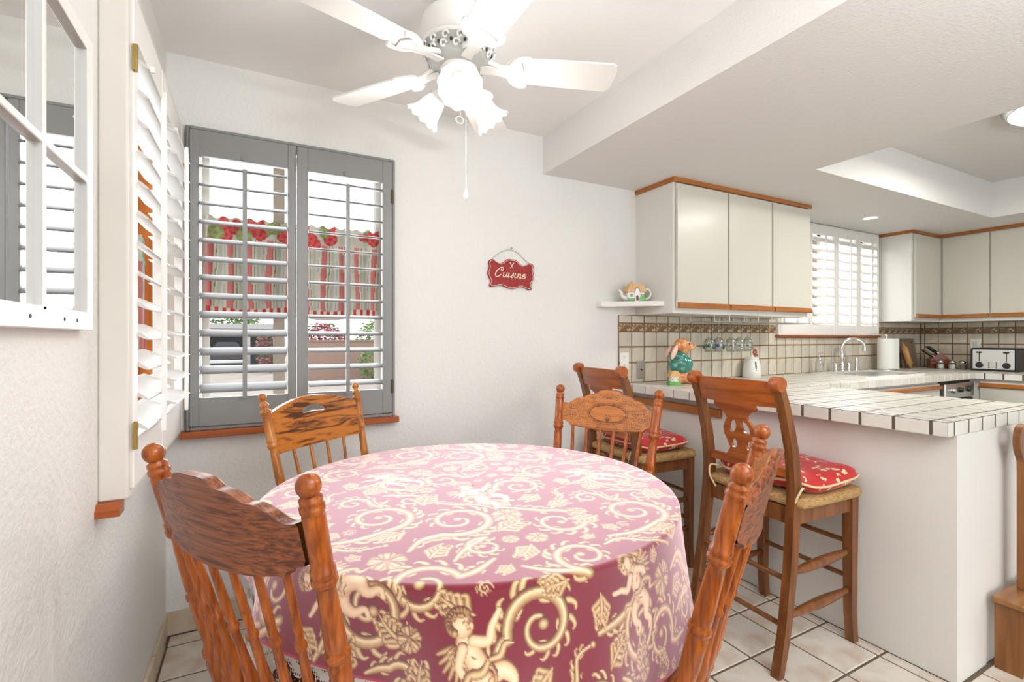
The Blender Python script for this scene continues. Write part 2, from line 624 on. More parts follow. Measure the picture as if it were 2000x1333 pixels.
# baseboards of tile
HB = 0.098
bb = struct(MB().box(0.0, XP, -0.008, 0, 0, HB - 0.003).build('baseboard_back', M['base_tile']))
bl = struct(MB().box(0, 0.008, YB, -0.008, 0, HB - 0.003).build('baseboard_left', M['base_tile']))
me_b = MB().box(-T / 2 + .002, T / 2 - .002, -.012, 0, 0, HB, ch=.002).mesh('tile')
me_b.materials.append(M['base_tile'])
for k in range(10, -1, -1):
    x = A2 - k * T - T / 2
    if x - T / 2 < 0:
        continue
    link('tile', me_b, bb, (x, 0, 0))
me_bl = MB().box(0, .012, -T / 2 + .002, T / 2 - .002, 0, HB, ch=.002).mesh('tile')
me_bl.materials.append(M['base_tile'])
for k in range(-6, 4):
    link('tile', me_bl, bl, (0, B1 + k * T + T / 2, 0))
w0 = A2 - 10 * T
me_c = MB().box(0, w0 + .1, -.0125, 0, 0, HB, ch=.002).mesh('tile')

# peninsula wall
wp = MB().box(XP, 2.747, YE, 0, 0, 0.879).box(2.747, 3.28, YE + 0.004, -0.62, 0, 0.879)
struct(wp.build('wall_peninsula', M['wall_smooth']), 'white half wall under the tiled peninsula counter')
rail = MB().box(XP - 0.022, XP, -0.675, 0, 0.80, 0.846, ch=.004).build('wood_apron_rail', M['trim_wood_y'])
tag(rail, 'brown wooden rail on the half wall under the counter edge', 'rail')


# ------------------------------------------------------------------ windows (glass, jambs, mullions)
M['mullion'] = mat('tan_aluminium', (.34, .28, .22), .5)


def window(name, u0, u1, z0, z1, loc, rz, jamb, mull, label):
    t = bpy.data.objects.new(name, None)
    COL.objects.link(t)
    t.location = loc
    t.rotation_euler = (0, 0, rz)
    struct(t, label)
    f = MB()
    f.box(u0, u0 + .03, .085, .125, z0, z1).box(u1 - .03, u1, .085, .125, z0, z1)
    f.box(u0, u1, .085, .125, z0, z0 + .03).box(u0, u1, .085, .125, z1 - .03, z1)
    f.build('sash_frame', M['frame_white'], t)
    for a, b in mull:
        MB().box(a, b, .085, .125, z0, z1).build('mullion', M['mullion'], t)
    MB().box(u0 + .01, u1 - .01, .103, .107, z0 + .01, z1 - .01).build('pane', M['pane'], t)
    MB().box(u0, u1, .0, .155, z0 - .004, z0 + .004).build('window_sill', M['white'], t)
    MB().box(u1 - .006, u1 + .004, .0, .155, z0, z1).build('jamb', M[jamb], t)
    MB().box(u0 - .004, u0 + .006, .0, .155, z0, z1).build('jamb', M['white'], t)
    return t


window('window_1', 0.115, 0.895, 0.88, 2.06, (0, 0, 0), 0, 'white', [(0.398, 0.446)], 'nook window behind the grey shutters')
window('window_2', -0.925, -0.06, 0.88, 2.06, (0, 0, 0), R(90), 'orange_wood', [], 'side window behind the white shutters')
window('window_3', 3.99, 5.40, 1.275, 2.14, (0, 0, 0), 0, 'white', [(4.67, 4.72)], 'kitchen sink window behind white shutters')


# ------------------------------------------------------------------ plantation shutters
def shutters(name, label, group, loc, rz, W, z0, z1, panels, paint, louver_paint, depth, rails, n_louv, rods, side=.022, louv_w=.086, hmat='brass', rw=.006):
    t = thing(name, label, 'shutters', loc, rz, group)
    fr = MB()
    fr.box(0, side, -depth, 0, z0, z1, ch=.004).box(W - side, W, -depth, 0, z0, z1, ch=.004)
    fr.box(side, W - side, -depth, 0, z1 - side, z1, ch=.003).box(side, W - side, -depth, 0, z0, z0 + .016, ch=.003)
    fr.build('frame', paint, t)
    pz0, pz1 = z0 + .018, z1 - side - .002
    yc = -depth + .006
    for (x0, x1, st, tilt, hinge) in panels:
        p = MB()
        p.box(x0, x0 + st, yc - .013, yc + .013, pz0, pz1, ch=.003).box(x1 - st, x1, yc - .013, yc + .013, pz0, pz1, ch=.003)
        p.box(x0 + st, x1 - st, yc - .011, yc + .011, pz1 - rails[1], pz1).box(x0 + st, x1 - st, yc - .011, yc + .011, pz0, pz0 + rails[0])
        po = p.build('panel', paint, t)
        lz0, lz1 = pz0 + rails[0], pz1 - rails[1]
        sp = (lz1 - lz0) / n_louv
        lw = x1 - x0 - 2 * st - .006
        prof = [(math.cos(a) * louv_w / 2, math.sin(a) * .0055) for a in [2 * math.pi * k / 12 for k in range(12)]]
        lm = MB()
        vs = [(sx * lw / 2, py, pz) for sx in (-1, 1) for py, pz in prof]
        lm.add(vs, [(k, (k + 1) % 12, 12 + (k + 1) % 12, 12 + k) for k in range(12)], True)
        lm.add(vs, [tuple(range(12)), tuple(range(12, 24))])
        me = lm.mesh('louver')
        me.materials.append(louver_paint)
        for k in range(n_louv):
            link('louver', me, po, ((x0 + x1) / 2, yc, lz0 + sp * (k + .5)), (tilt, 0, 0))
        ry = yc - math.cos(tilt) * louv_w / 2 - .006
        rx = (x0 + x1) / 2
        MB().box(rx - rw, rx + rw, ry - .006, ry + .006, rods[0], rods[1], ch=.002).build('tilt_rod', paint, po)
        MB().box(rx - .012, rx - .006, yc - .022, yc - .010, lz1 + .004, lz1 + .022).build('rod_catch', paint, po)
        if hinge:
            hx = x0 if hinge < 0 else x1
            for hz in (pz0 + .13, pz1 - .17):
                hm = MB().box(hx - .007, hx + .007, yc - .0155, yc - .011, hz - .032, hz + .032)
                hm.rod((hx, yc - .0165, hz - .034), (hx, yc - .0165, hz + .034), .0038, 8)
                hm.build('hinge', M[hmat], po)
    return t


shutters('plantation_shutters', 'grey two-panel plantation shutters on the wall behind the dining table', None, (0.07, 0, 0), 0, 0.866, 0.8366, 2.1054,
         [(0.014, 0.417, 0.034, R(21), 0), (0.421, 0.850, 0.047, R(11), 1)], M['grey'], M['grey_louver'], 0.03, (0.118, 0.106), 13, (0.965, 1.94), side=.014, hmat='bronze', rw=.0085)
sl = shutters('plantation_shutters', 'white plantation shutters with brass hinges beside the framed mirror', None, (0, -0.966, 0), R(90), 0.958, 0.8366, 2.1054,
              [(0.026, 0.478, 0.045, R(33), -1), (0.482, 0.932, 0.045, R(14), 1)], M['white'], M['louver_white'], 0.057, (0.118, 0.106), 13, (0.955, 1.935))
for ch in sl.children:
    if ch.name.startswith('frame'):
        ch.data.materials.clear()
        ch.data.materials.append(M['frame_white'])
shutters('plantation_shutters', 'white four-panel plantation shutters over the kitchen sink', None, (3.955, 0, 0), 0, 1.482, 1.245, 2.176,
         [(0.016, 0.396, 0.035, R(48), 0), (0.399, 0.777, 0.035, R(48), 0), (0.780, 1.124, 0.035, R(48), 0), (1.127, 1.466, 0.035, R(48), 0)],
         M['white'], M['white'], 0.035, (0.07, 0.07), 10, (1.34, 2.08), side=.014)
for nm, m, args in (('window_sill_1', 'sill_wood', (0.052, 0.952, -0.052, 0.0, 0.808, 0.8366)), ('window_sill_3', 'sill_wood', (3.94, 5.45, -0.045, 0.0, 1.228, 1.245))):
    struct(MB().box(*args, ch=.003).build(nm, M[m]))
sw = MB().prism([[(-0.992, .806), (-0.992, .822), (-0.978, .8366), (-0.945, .8366), (-0.945, .806)]], 0, .046, axis='x')
struct(sw.build('window_sill_2', M['sill_wood']))

# ------------------------------------------------------------------ café curtains between the shutters and the glass
def curtain(name, label, x0, x1, y, z0, z1, seed, rz=0, loc=(0, 0, 0)):
    rng = np.random.RandomState(seed)
    nx, nz = 200, 90
    X, Z = np.meshgrid(np.linspace(x0, x1, nx), np.linspace(z0, z1, nz))
    u, v = (X - x0) / (x1 - x0), (Z - z0) / (z1 - z0)
    ph = rng.rand(3) * 6
    Y = y + .008 * np.sin(u * 62 + ph[0] + .6 * np.sin(v * 2)) + .005 * np.sin(u * 101 + ph[1]) * (1 - .4 * v)
    Zw = Z + (1 - v) * .008 * np.sin(u * 14 + ph[2]) + np.where(v > .93, .006 * np.sin(u * 90), 0)
    red, rose, gr, cr, teal = (.42, .05, .05), (.46, .17, .15), (.20, .20, .10), (.48, .45, .38), (.22, .33, .30)
    per = (u * 9.5 + .06 * np.sin(v * 5 + u * 20)) % 1
    c = np.empty((nz, nx, 3))
    c[:] = cr
    c[(per < .27)] = rose
    c[(per > .27) & (per < .31)] = red
    c[(per > .42) & (per < .47)] = gr
    c[(per > .55) & (per < .72)] = (.36, .36, .29)
    c[(per > .84) & (per < .87)] = teal
    top = v > .80
    c[top] = (.46, .44, .36)
    for _ in range(34):
        fx, fz, fr = rng.rand(), .80 + rng.rand() * .2, .018 + rng.rand() * .02
        k = rng.choice(3, p=[.45, .38, .17])
        d = np.hypot((u - fx) * (x1 - x0), (v - fz) * (z1 - z0))
        c[(d < fr) & (v > .74)] = (red, (.20, .24, .09), teal)[k]
        ang_ = np.arctan2((v - fz) * (z1 - z0), (u - fx) * (x1 - x0))
        c[(d < fr * (.75 + .2 * np.cos(5 * ang_))) & (d > fr * .3) & (v > .74)] = ((.50, .10, .09), (.28, .32, .14), (.34, .46, .42))[k]
    hem = v < .10
    chk = ((u * 24) % 1 < .5)
    c[hem] = (.52, .49, .41)
    c[hem & chk & (v > .03)] = red
    me = bpy.data.meshes.new(name)
    idx = np.arange(nx * nz).reshape(nz, nx)
    q = np.stack([idx[:-1, :-1], idx[:-1, 1:], idx[1:, 1:], idx[1:, :-1]], -1).reshape(-1, 4)
    me.from_pydata(np.stack([X, Y, Zw], -1).reshape(-1, 3).tolist(), [], q.tolist())
    me.polygons.foreach_set('use_smooth', [True] * len(me.polygons))
    set_cols(me, c.reshape(-1, 3))
    me.materials.append(M['curtain'])
    t = thing(name, label, 'curtain', loc, rz)
    link('panel_cloth', me, t)
    MB().rod((x0 - .01, y, z1 - .028), (x1 + .01, y, z1 - .028), .005, 8).build('curtain_rod', M['frame_white'], t)


curtain('cafe_curtain', 'red and green striped cafe curtain behind the grey shutters', 0.135, 0.875, 0.055, 1.315, 1.755, 3)
curtain('cafe_curtain', 'striped cafe curtain behind the white shutters beside the mirror', -0.90, -0.085, 0.055, 1.12, 1.60, 5, rz=R(90))

# ------------------------------------------------------------------ window-frame mirror on the left wall
mt = thing('window_frame_mirror', 'white four-pane window frame mirror hanging on the wall', 'mirror')
MY0, MY1, MZ0, MZ1 = -1.63, -1.095, 1.240, 1.848
fm = MB()
fm.box(0, .0225, MY1 - .038, MY1, MZ0, MZ1, ch=.0015).box(0, .0225, MY0, MY0 + .038, MZ0, MZ1, ch=.0015)
fm.box(0, .0225, MY0 + .038, MY1 - .038, MZ1 - .030, MZ1, ch=.0015).box(0, .0225, MY0 + .038, MY1 - .038, MZ0, MZ0 + .037, ch=.0015)
fm.build('frame', M['white'], mt)
ym, zm = -1.3605, 1.550
MB().box(.010, .0225, ym - .007, ym + .007, MZ0 + .03, MZ1 - .03, ch=.0015).build('muntin', M['white'], mt)
MB().box(.010, .0222, MY0 + .03, MY1 - .03, zm - .007, zm + .007, ch=.0015).build('muntin', M['white'], mt)
for a, b in ((MY0 + .02, ym), (ym, MY1 - .02)):
    for c, d in ((MZ0 + .03, zm), (zm, MZ1 - .02)):
        MB().box(.008, .0115, a, b, c, d).build('mirror_pane', M['mirror'], mt)
for yy in (-1.20, -1.27, -1.42, -1.53):
    MB().lathe([(0, .0035), (.0012, .0035)], (.0222, yy, MZ0 + .018), (.04, yy, MZ0 + .018), 10).build('screw_hole', M['dark'], mt)

# ================================================================== KITCHEN FIXED THINGS
ZT = 0.932
PT = 0.1137


def counter(name, label, x0, x1, y0, y1, edges, pitch=PT):
    """tiled worktop: grout body, square field tiles, edge tiles along the given sides"""
    t = thing(name, label, 'countertop')
    MB().box(x0 + .004, x1 - .004, y0 + .004, y1 - .004, ZT - .05, ZT - .0004).build('grout_bed', M['counter_grout'], t)
    g = .0032
    ew = .052
    fx0, fx1 = x0 + (ew if 'x0' in edges else 0), x1 - (ew if 'x1' in edges else 0)
    fy0, fy1 = y0 + (ew if 'y0' in edges else 0), y1 - (ew if 'y1' in edges else 0)
    cache = {}

    def put(a, b, c, d, zlo):
        w, h = round(b - a, 4), round(d - c, 4)
        key = (w, h, zlo)
        if key not in cache:
            cache[key] = MB().box(-w / 2 + g, w / 2 - g, -h / 2 + g, h / 2 - g, zlo, ZT, ch=.0012 if zlo > .9 else .003).mesh('tile')
            cache[key].materials.append(M['counter_tile'])
        link('tile', cache[key], t, ((a + b) / 2, (c + d) / 2, 0))

    def cuts(a, b, rev=False):
        n = max(1, int((b - a) / pitch))
        c = [a + k * pitch for k in range(n + 1)] if not rev else [b - k * pitch for k in range(n, -1, -1)]
        if not rev and b - c[-1] > .02:
            c.append(b)
        if rev and c[0] - a > .02:
            c.insert(0, a)
        if not rev:
            c[-1] = b
        else:
            c[0] = a
        return c
    cx, cy = cuts(fx0, fx1), cuts(fy0, fy1)
    for a, b in zip(cx, cx[1:]):
        for c, d in zip(cy, cy[1:]):
            put(a, b, c, d, ZT - .012)
    el = ZT - .053
    for a, b in zip(cy, cy[1:]):
        if 'x0' in edges:
            put(x0, fx0, a, b, el)
        if 'x1' in edges:
            put(fx1, x1, a, b, el)
    for a, b in zip(cx, cx[1:]):
        if 'y0' in edges:
            put(a, b, y0, fy0, el)
        if 'y1' in edges:
            put(a, b, fy1, y1, el)
    for ex, (a, b) in (('x0', (x0, fx0)), ('x1', (fx1, x1))):
        if ex in edges and 'y0' in edges:
            put(a, b, y0, fy0, el)
    return t


counter('countertop', 'white tiled peninsula countertop behind the bar stools', 2.432, 3.345, -1.650, -0.632, ('x0', 'y0', 'x1'))
sink_counter = counter('countertop', 'white tiled sink countertop along the backsplash wall', 2.444, 5.655, -0.630, -0.001, ())
counter('countertop', 'white tiled countertop under the toaster by the side wall', 5.655, 6.279, -3.2, -0.001, ('x0',))
# edge strips of the sink run (front edge, from the peninsula to the corner) and of the left side
for b in [(3.345 + k * .11 + .003, 3.345 + (k + 1) * .11 - .003, -.640, -.628) for k in range(21)]:
    MB().box(*b, ZT - .053, ZT, ch=.003).build('edge_tile', M['counter_tile'], sink_counter)
MB().box(3.345, 5.655, -.634, -.628, ZT - .05, ZT - .001).build('edge_grout', M['counter_grout'], sink_counter)
for k in range(6):
    MB().box(2.432, 2.446, -.632 + k * .1137 + .003, min(-.632 + (k + 1) * .1137 - .003, -.004), ZT - .053, ZT, ch=.003).build('edge_tile', M['counter_tile'], sink_counter)

# backsplash
TP = 0.1067
splash_b = thing('tile_backsplash', 'cream tile backsplash with brown border behind the rabbit jar', 'backsplash')
MB().box(2.371, 3.94, -.006, 0, ZT, 1.372).box(3.94, 5.44, -.006, 0, ZT, 1.228).box(5.44, XR, -.006, 0, ZT, 1.372).build('grout_bed', M['splash_grout'], splash_b)
splash_r = thing('tile_backsplash', 'cream tile backsplash with brown border behind the toaster', 'backsplash')
MB().box(XR - .006, XR, -2.4, 0, ZT, 1.372).build('grout_bed', M['splash_grout'], splash_r)
rows_z = [(ZT, 1.062), (1.062, 1.1655), (1.1655, 1.265), (1.318, 1.372)]
sp_cache = {}


def splash_tile(parent, u0, u1, z0, z1, side, m='splash_tile'):
    w, h = round(u1 - u0, 3), round(z1 - z0, 3)
    key = (w, h, side, m)
    if key not in sp_cache:
        mb = MB()
        if side == 'b':
            mb.box(-w / 2 + .0042, w / 2 - .0042, -.010, 0, .0042, h - .0042, ch=.002)
        else:
            mb.box(XR - .010, XR, -w / 2 + .0042, w / 2 - .0042, .0042, h - .0042, ch=.002)
        sp_cache[key] = mb.mesh('tile')
        sp_cache[key].materials.append(M[m])
    c = (u0 + u1) / 2
    link('tile' if m == 'splash_tile' else 'border_tile', sp_cache[key], parent, (c, 0, z0) if side == 'b' else (0, c, z0))


k = 0
u = 2.371
while u < XR - .02:
    u1 = min(u + TP, XR - .010)
    for z0, z1 in rows_z:
        if 3.92 < (u + u1) / 2 < 5.46 and z0 > 1.1:
            z1 = min(z1, 1.228)
            if z0 > 1.2:
                continue
        splash_tile(splash_b, u, u1, z0, z1, 'b')
    if not (3.92 < (u + u1) / 2 < 5.46):
        splash_tile(splash_b, u, u1, 1.265, 1.318, 'b', 'border_tile')
    u = u1
v = -0.045
for z0, z1 in rows_z:
    splash_tile(splash_r, -.045, -.010, z0, z1, 'r')
splash_tile(splash_r, -.045, -.010, 1.265, 1.318, 'r', 'border_tile')
while v > -2.3:
    for z0, z1 in rows_z:
        splash_tile(splash_r, v - .110, v, z0, z1, 'r')
    splash_tile(splash_r, v - .110, v, 1.265, 1.318, 'r', 'border_tile')
    v -= .110
# painted flower on one tile
M['flower_print'] = mat('flower_print', (0.33, 0.06, 0.03), 0.4)
M['leaf_print'] = mat('leaf_print', (0.16, 0.12, 0.06), 0.4)
for fx in (3.70, 2.885):
    fl = MB()
    for a in range(6):
        an = a * math.pi / 3
        fl.ball((fx + .016 * math.cos(an), -.0105, 1.113 + .018 * math.sin(an)), .012, sy=.12, seg=8, rings=5)
    fl.ball((fx - .025, -.0105, 1.145), .010, sy=.12, seg=8, rings=5)
    fl.build('flower_motif', M['flower_print'], splash_b)
    MB().ball((fx + .026, -.0105, 1.09), .010, sy=.12, seg=8, rings=5).ball((fx + .002, -.0105, 1.083), .009, sy=.12, seg=8, rings=5).build('leaf_motif', M['leaf_print'], splash_b)


# upper cabinets
def pull(mb, x0, x1, y, z0, z1, axis='x'):
    """wooden finger-pull strip with a grooved face"""
    pr = [(0, z0), (-.012, z0), (-.018, z0 + .006), (-.018, z1 - .010), (-.010, z1 - .007), (-.010, z1), (0, z1)]
    if axis == 'x':
        mb.prism([[(p[0] + y, p[1]) for p in pr]], x0, x1, axis='x')
    else:
        vs = [(y + p[0], t, p[1]) for t in (x0, x1) for p in pr]
        n = len(pr)
        mb.add(vs, [tuple(range(n)), tuple(range(n, 2 * n))] + [(i, (i + 1) % n, n + (i + 1) % n, n + i) for i in range(n)])


uc = thing('wall_cabinet', 'white three-door wall cabinet with orange wood trim above the wine glasses', 'cabinet', (2.524, 0, 0))
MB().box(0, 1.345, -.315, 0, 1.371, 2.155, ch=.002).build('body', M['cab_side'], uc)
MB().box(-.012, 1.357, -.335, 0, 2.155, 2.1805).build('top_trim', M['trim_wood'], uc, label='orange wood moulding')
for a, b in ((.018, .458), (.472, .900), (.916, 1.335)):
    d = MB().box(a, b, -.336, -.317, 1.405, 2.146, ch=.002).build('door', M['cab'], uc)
    mb = MB()
    pull(mb, a, b, -.336, 1.402, 1.436)
    mb.build('finger_pull', M['trim_wood'], d, label='orange wood finger pull')

uc2 = thing('wall_cabinet', 'white single-door wall cabinet between the sink window and the corner', 'cabinet', (5.46, 0, 0))
MB().box(0, .52, -.275, 0, 1.371, 2.155, ch=.002).build('body', M['cab_side'], uc2)
MB().box(-.010, .512, -.29, 0, 2.155, 2.1805).build('top_trim', M['trim_wood'], uc2, label='orange wood moulding')
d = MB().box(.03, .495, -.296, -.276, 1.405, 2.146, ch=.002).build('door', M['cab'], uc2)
mb = MB()
pull(mb, .03, .495, -.296, 1.402, 1.436)
mb.build('finger_pull', M['trim_wood'], d)

uc3 = thing('wall_cabinet', 'white wall cabinet run above the toaster on the side wall', 'cabinet', (0, 0, 0))
MB().box(5.985, XR, -2.3, -.001, 1.371, 2.155, ch=.002).build('body', M['cab_side'], uc3)
MB().box(5.965, XR, -2.3, -.29, 2.155, 2.1805).build('top_trim', M['trim_wood_y'], uc3, label='orange wood moulding')
for a, b in ((-.628, -.305), (-1.05, -.640), (-1.46, -1.055), (-1.88, -1.47)):
    d = MB().box(5.965, 5.984, a, b, 1.405, 2.146, ch=.002).build('door', M['cab'], uc3)
    mb = MB()
    pull(mb, a, b, 5.965, 1.402, 1.436, 'y')
    mb.build('finger_pull', M['trim_wood_y'], d)

# base cabinets
bc = thing('base_cabinet', 'white sink base cabinet with an orange wood drawer pull', 'cabinet')
MB().box(3.30, 5.10, -.60, -.002, .09, .878).box(3.30, 5.10, -.53, -.01, 0, .09).build('body', M['cab_side'], bc)
for a, b in ((3.36, 3.92), (3.95, 5.09)):
    d = MB().box(a, b, -.618, -.60, .70, .862, ch=.002).build('drawer', M['cab'], bc)
    mb = MB()
    pull(mb, a, b, -.618, .820, .848)
    mb.build('finger_pull', M['trim_wood'], d)
    MB().box(a, b, -.618, -.60, .12, .69, ch=.002).build('door', M['cab'], bc)
bc2 = thing('base_cabinet', 'white base cabinet with orange wood pull under the toaster counter', 'cabinet')
MB().box(5.70, XR - .002, -3.1, -.002, .09, .878).box(5.77, XR - .01, -3.1, -.01, 0, .09).build('body', M['cab_side'], bc2)
for a, b in ((-1.25, -.66), (-1.86, -1.26)):
    d = MB().box(5.682, 5.70, a, b, .12, .862, ch=.002).build('door', M['cab'], bc2)
    mb = MB()
    pull(mb, a, b, 5.682, .812, .848, 'y')
    mb.build('finger_pull', M['trim_wood_y'], d)
dw = thing('dishwasher', 'steel dishwasher with knobs in the corner below the sink counter', 'dishwasher')
MB().box(5.13, 5.67, -.60, -.01, .09, .872).build('body', M['dark'], dw)
MB().box(5.14, 5.66, -.632, -.60, .735, .855, ch=.004).build('control_panel', M['steel'], dw)
MB().box(5.14, 5.66, -.626, -.60, .10, .725, ch=.004).build('door', M['black'], dw)
for kx in (5.27, 5.40, 5.55):
    MB().lathe([(0, .022), (.018, .020), (.022, .012)], (kx, -.632, .80), (kx, -.7, .80), 14).build('knob', M['chrome'] if kx < 5.3 else M['black'], dw)

# corner shelf and its teapot
cs = thing('corner_shelf', 'small white corner shelf under the cottage teapot', 'shelf')
so = [(2.292, 0), (2.292, -.055), (2.345, -.135), (2.43, -.205), (2.523, -.245), (2.523, 0)]
MB().prism([so], 1.418, 1.448, axis='z').build('board', M['white'], cs)
MB().prism([[(2.20, -.0), (2.20, -.05), (2.295, -.06), (2.295, 0)]], 1.416, 1.450, axis='z').build('side_board', M['white'], cs)

# recessed downlight and circular ceiling lamp
dl = thing('downlight', 'round recessed ceiling downlight near the sink window', 'light', (4.66, -.335, ZS))
MB().lathe([(-.004, .048), (-.006, .066), (0, .070)], seg=24, cap=False).build('trim_ring', M['white'], dl)
MB().lathe([(-.0015, .0), (-.0015, .05)], seg=24, cap=False).build('lens', mat('downlight_lens', (1, 1, 1), .5, emit=((1, .96, .9), 3.0)), dl)
rl = thing('ceiling_lamp', 'round flush ceiling lamp inside the kitchen light well', 'light', (4.02, -1.62, RZ))
MB().lathe([(0, .30), (-.025, .31), (-.05, .29), (-.052, .26)], seg=40, cap=False).build('rim', M['chrome'], rl)
MB().lathe([(-.05, .285), (-.075, .24), (-.09, .15), (-.095, 0.001)], seg=40, cap=False).build('diffuser', mat('lamp_diffuser', (1, 1, 1), .5, emit=((1, .97, .9), 5.0)), rl)
lt = bpy.data.lights.new('ceiling_lamp_light', 'AREA')
lt.shape = 'DISK'
lt.size = .55
lt.energy = 30
lt.color = (1, .97, .88)
lo = bpy.data.objects.new('ceiling_lamp_light', lt)
COL.objects.link(lo)
lo.location = (4.02, -1.62, RZ - .11)

# outlets
M['plate_metal'] = mat('satin_metal_plate', (.50, .49, .45), .35, metal=.5)
for x, y, z, rot, lab, kind in ((2.413, -.0105, 1.072, 0, 'cream double socket plate on backsplash nearest the plaster wall', 's'),
                                (2.552, -.0105, 1.016, 0, 'metal cable jack plate on backsplash beside the rabbit jar', 'j'),
                                (XR - .0105, -.437, 1.153, R(90), 'white switch plate on the tiles above the toaster', 'w')):
    t = thing('outlet_plate', lab, 'outlet', (x, y, z), -rot)
    MB().box(-.037, .037, -.006, 0, -.058, .058, ch=.003).build('plate', M['plate_metal'] if kind == 'j' else M['ceramic'], t)
    if kind == 's':
        for dz in (-.025, .025):
            MB().box(-.015, .015, -.008, -.005, dz - .016, dz + .016, ch=.002).build('socket', M['ceramic'], t)
            MB().box(-.008, -.005, -.0085, -.007, dz - .006, dz + .008).box(.005, .008, -.0085, -.007, dz - .006, dz + .008).build('slot', M['dark'], t)
    elif kind == 'j':
        MB().lathe([(0, .006), (.006, .005)], (0, -.006, 0), (0, -1, 0), 10).build('jack', M['dark'], t)
    else:
        MB().box(-.017, .017, -.010, -.005, -.034, .034, ch=.002).build('rocker', M['cab'], t)

# ================================================================== DINING TABLE AND CLOTHS
TX, TY, TZ, TR = 0.933, -1.010, 0.750, 0.605
tb = thing('dining_table', 'round pedestal dining table under the burgundy cloth', 'table', (TX, TY, 0))
MB().lathe([(.715, TR - .02), (.72, TR), (.735, TR), (.742, TR - .006)], seg=48).build('table_top', M['chair_x'], tb)
MB().lathe([(.10, .05), (.14, .075), (.22, .085), (.30, .055), (.36, .05), (.45, .075), (.52, .085), (.60, .06), (.66, .09), (.715, .12)], seg=24).build('pedestal', M['chair_z'], tb)
for k in range(4):
    a = k * math.pi / 2 + .4
    pts = smooth_path([(.04 * math.cos(a), .04 * math.sin(a), .17), (.16 * math.cos(a), .16 * math.sin(a), .19), (.28 * math.cos(a), .28 * math.sin(a), .10), (.37 * math.cos(a), .37 * math.sin(a), .03)], 5)
    MB().tube(pts, [.032] * (len(pts) - 1) + [.028], 10).build('foot', M['chair_z'], tb)

# printed pattern: cream scrolls, flowers and cherubs on burgundy
BUR = (0.175, 0.0055, 0.017)
CR = ([0, .30, .58, .80, .92, 1.0], [(.72, .53, .30), (.60, .41, .20), (.42, .25, .105), (.24, .11, .04), (.10, .032, .016), (.11, .022, .016)])
CR2 = ([0, .30, .60, .82, .93, 1.0], [(.66, .46, .24), (.50, .32, .14), (.34, .185, .07), (.20, .085, .03), (.09, .028, .015), (.11, .022, .016)])
SKIN = ([0, .5, .8, .94, 1.0], [(.86, .66, .44), (.78, .56, .34), (.58, .36, .18), (.27, .12, .05), (.16, .05, .03)])
PW, PH = 0.60, 0.60
pat = Paint(PW, PH, 800, 800, BUR)


def scroll(pts, w0, w1, lobes=True, ramp=CR2):
    """leafy ribbon along a path: curling lobes on the outer side, then the ribbon and its mid highlight"""
    P = np.array(pts)
    n = len(P)
    T = np.gradient(P, axis=0)
    T /= np.maximum(np.hypot(T[:, 0], T[:, 1])[:, None], 1e-9)
    N = np.stack([-T[:, 1], T[:, 0]], 1)
    L = np.concatenate([[0], np.cumsum(np.hypot(*np.diff(P, axis=0).T))])
    W = np.interp(L / L[-1], [0, .15, .5, 1], [w0 * .5, w0, w0, w1])
    if lobes:
        cr = np.cross(T[:-1], T[1:]).sum()
        sg = -1 if cr > 0 else 1
        for d in np.arange(.012, L[-1] * .80, w0 * 1.9):
            k = int(np.searchsorted(L, d))
            k = min(k, n - 1)
            w = W[k]
            p, t, nn = P[k], T[k], N[k] * sg
            q = [p, p + nn * w * 1.3 + t * w * .5, p + nn * w * 2.0 + t * w * 1.7, p + nn * w * 1.5 + t * w * 2.5]
            pat.stroke(smooth_path([tuple(v) for v in q], 4), [w * .55, w * .62, w * .42, w * .12], CR)
            if int(d / (w0 * 1.9)) % 3 == 1:
                q = [p, p - nn * w * 1.1 + t * w * .6, p - nn * w * 1.5 + t * w * 1.8]
                pat.stroke(smooth_path([tuple(v) for v in q], 4), [w * .45, w * .5, w * .12], CR)
    pat.stroke([tuple(v) for v in P], list(W[:: max(1, n // 12)]) + [W[-1]], ramp)
    pat.stroke([tuple(v) for v in P + N * (W[:, None] * .12)], list(W[:: max(1, n // 12)] * .22) + [W[-1] * .2], ([0, 1], [(.84, .68, .44), (.66, .47, .25)]))
    pat.stroke([tuple(P[-1])], w1 * 2.1, CR)


def spiral(cx, cy, r0, turns, a0, sgn, w0, w1, tail=None, n=40):
    w0, w1 = w0 * 1.22, w1 * 1.15
    pts = []
    for k in range(n):
        t = k / (n - 1)
        r = r0 * (1 - t) ** .9 + .007
        a = a0 + sgn * t * turns * 2 * math.pi
        pts.append((cx + r * math.cos(a), cy + r * math.sin(a)))
    if tail:
        pts = smooth_path(list(tail) + [pts[0]], 8)[:-1] + pts
    scroll(pts, w0, w1)


def leaf(x, y, ang, ln, wd, lobes=4):
    """acanthus leaf: paired curling lobes over a bent midrib"""
    ca, sa = math.cos(ang), math.sin(ang)
    tr = lambda u, v: (x + ca * u - sa * v, y + sa * u + ca * v)
    bend = lambda u: .18 * wd * math.sin(3.0 * u / ln)
    for k in range(lobes, 0, -1):
        t = k / (lobes + .8)
        for sg in (-1, 1):
            w = wd * (1.15 - .7 * t)
            p = [(ln * (t - .22), bend(ln * t)), (ln * (t - .02), sg * w * .45 + bend(ln * t)), (ln * (t + .14), sg * w * .95 + bend(ln * t)), (ln * (t + .27), sg * w * .80 + bend(ln * t)), (ln * (t + .25), sg * w * .52 + bend(ln * t))]
            pat.stroke([tr(*q) for q in smooth_path(p, 4)], [wd * .22, wd * .30, wd * .24, wd * .14, wd * .06], CR2 if k % 2 else CR)
    pat.stroke([tr(u, bend(u)) for u in np.linspace(-.12 * ln, ln * 1.12, 10)], [wd * .10, wd * .24, wd * .16, wd * .03], CR)


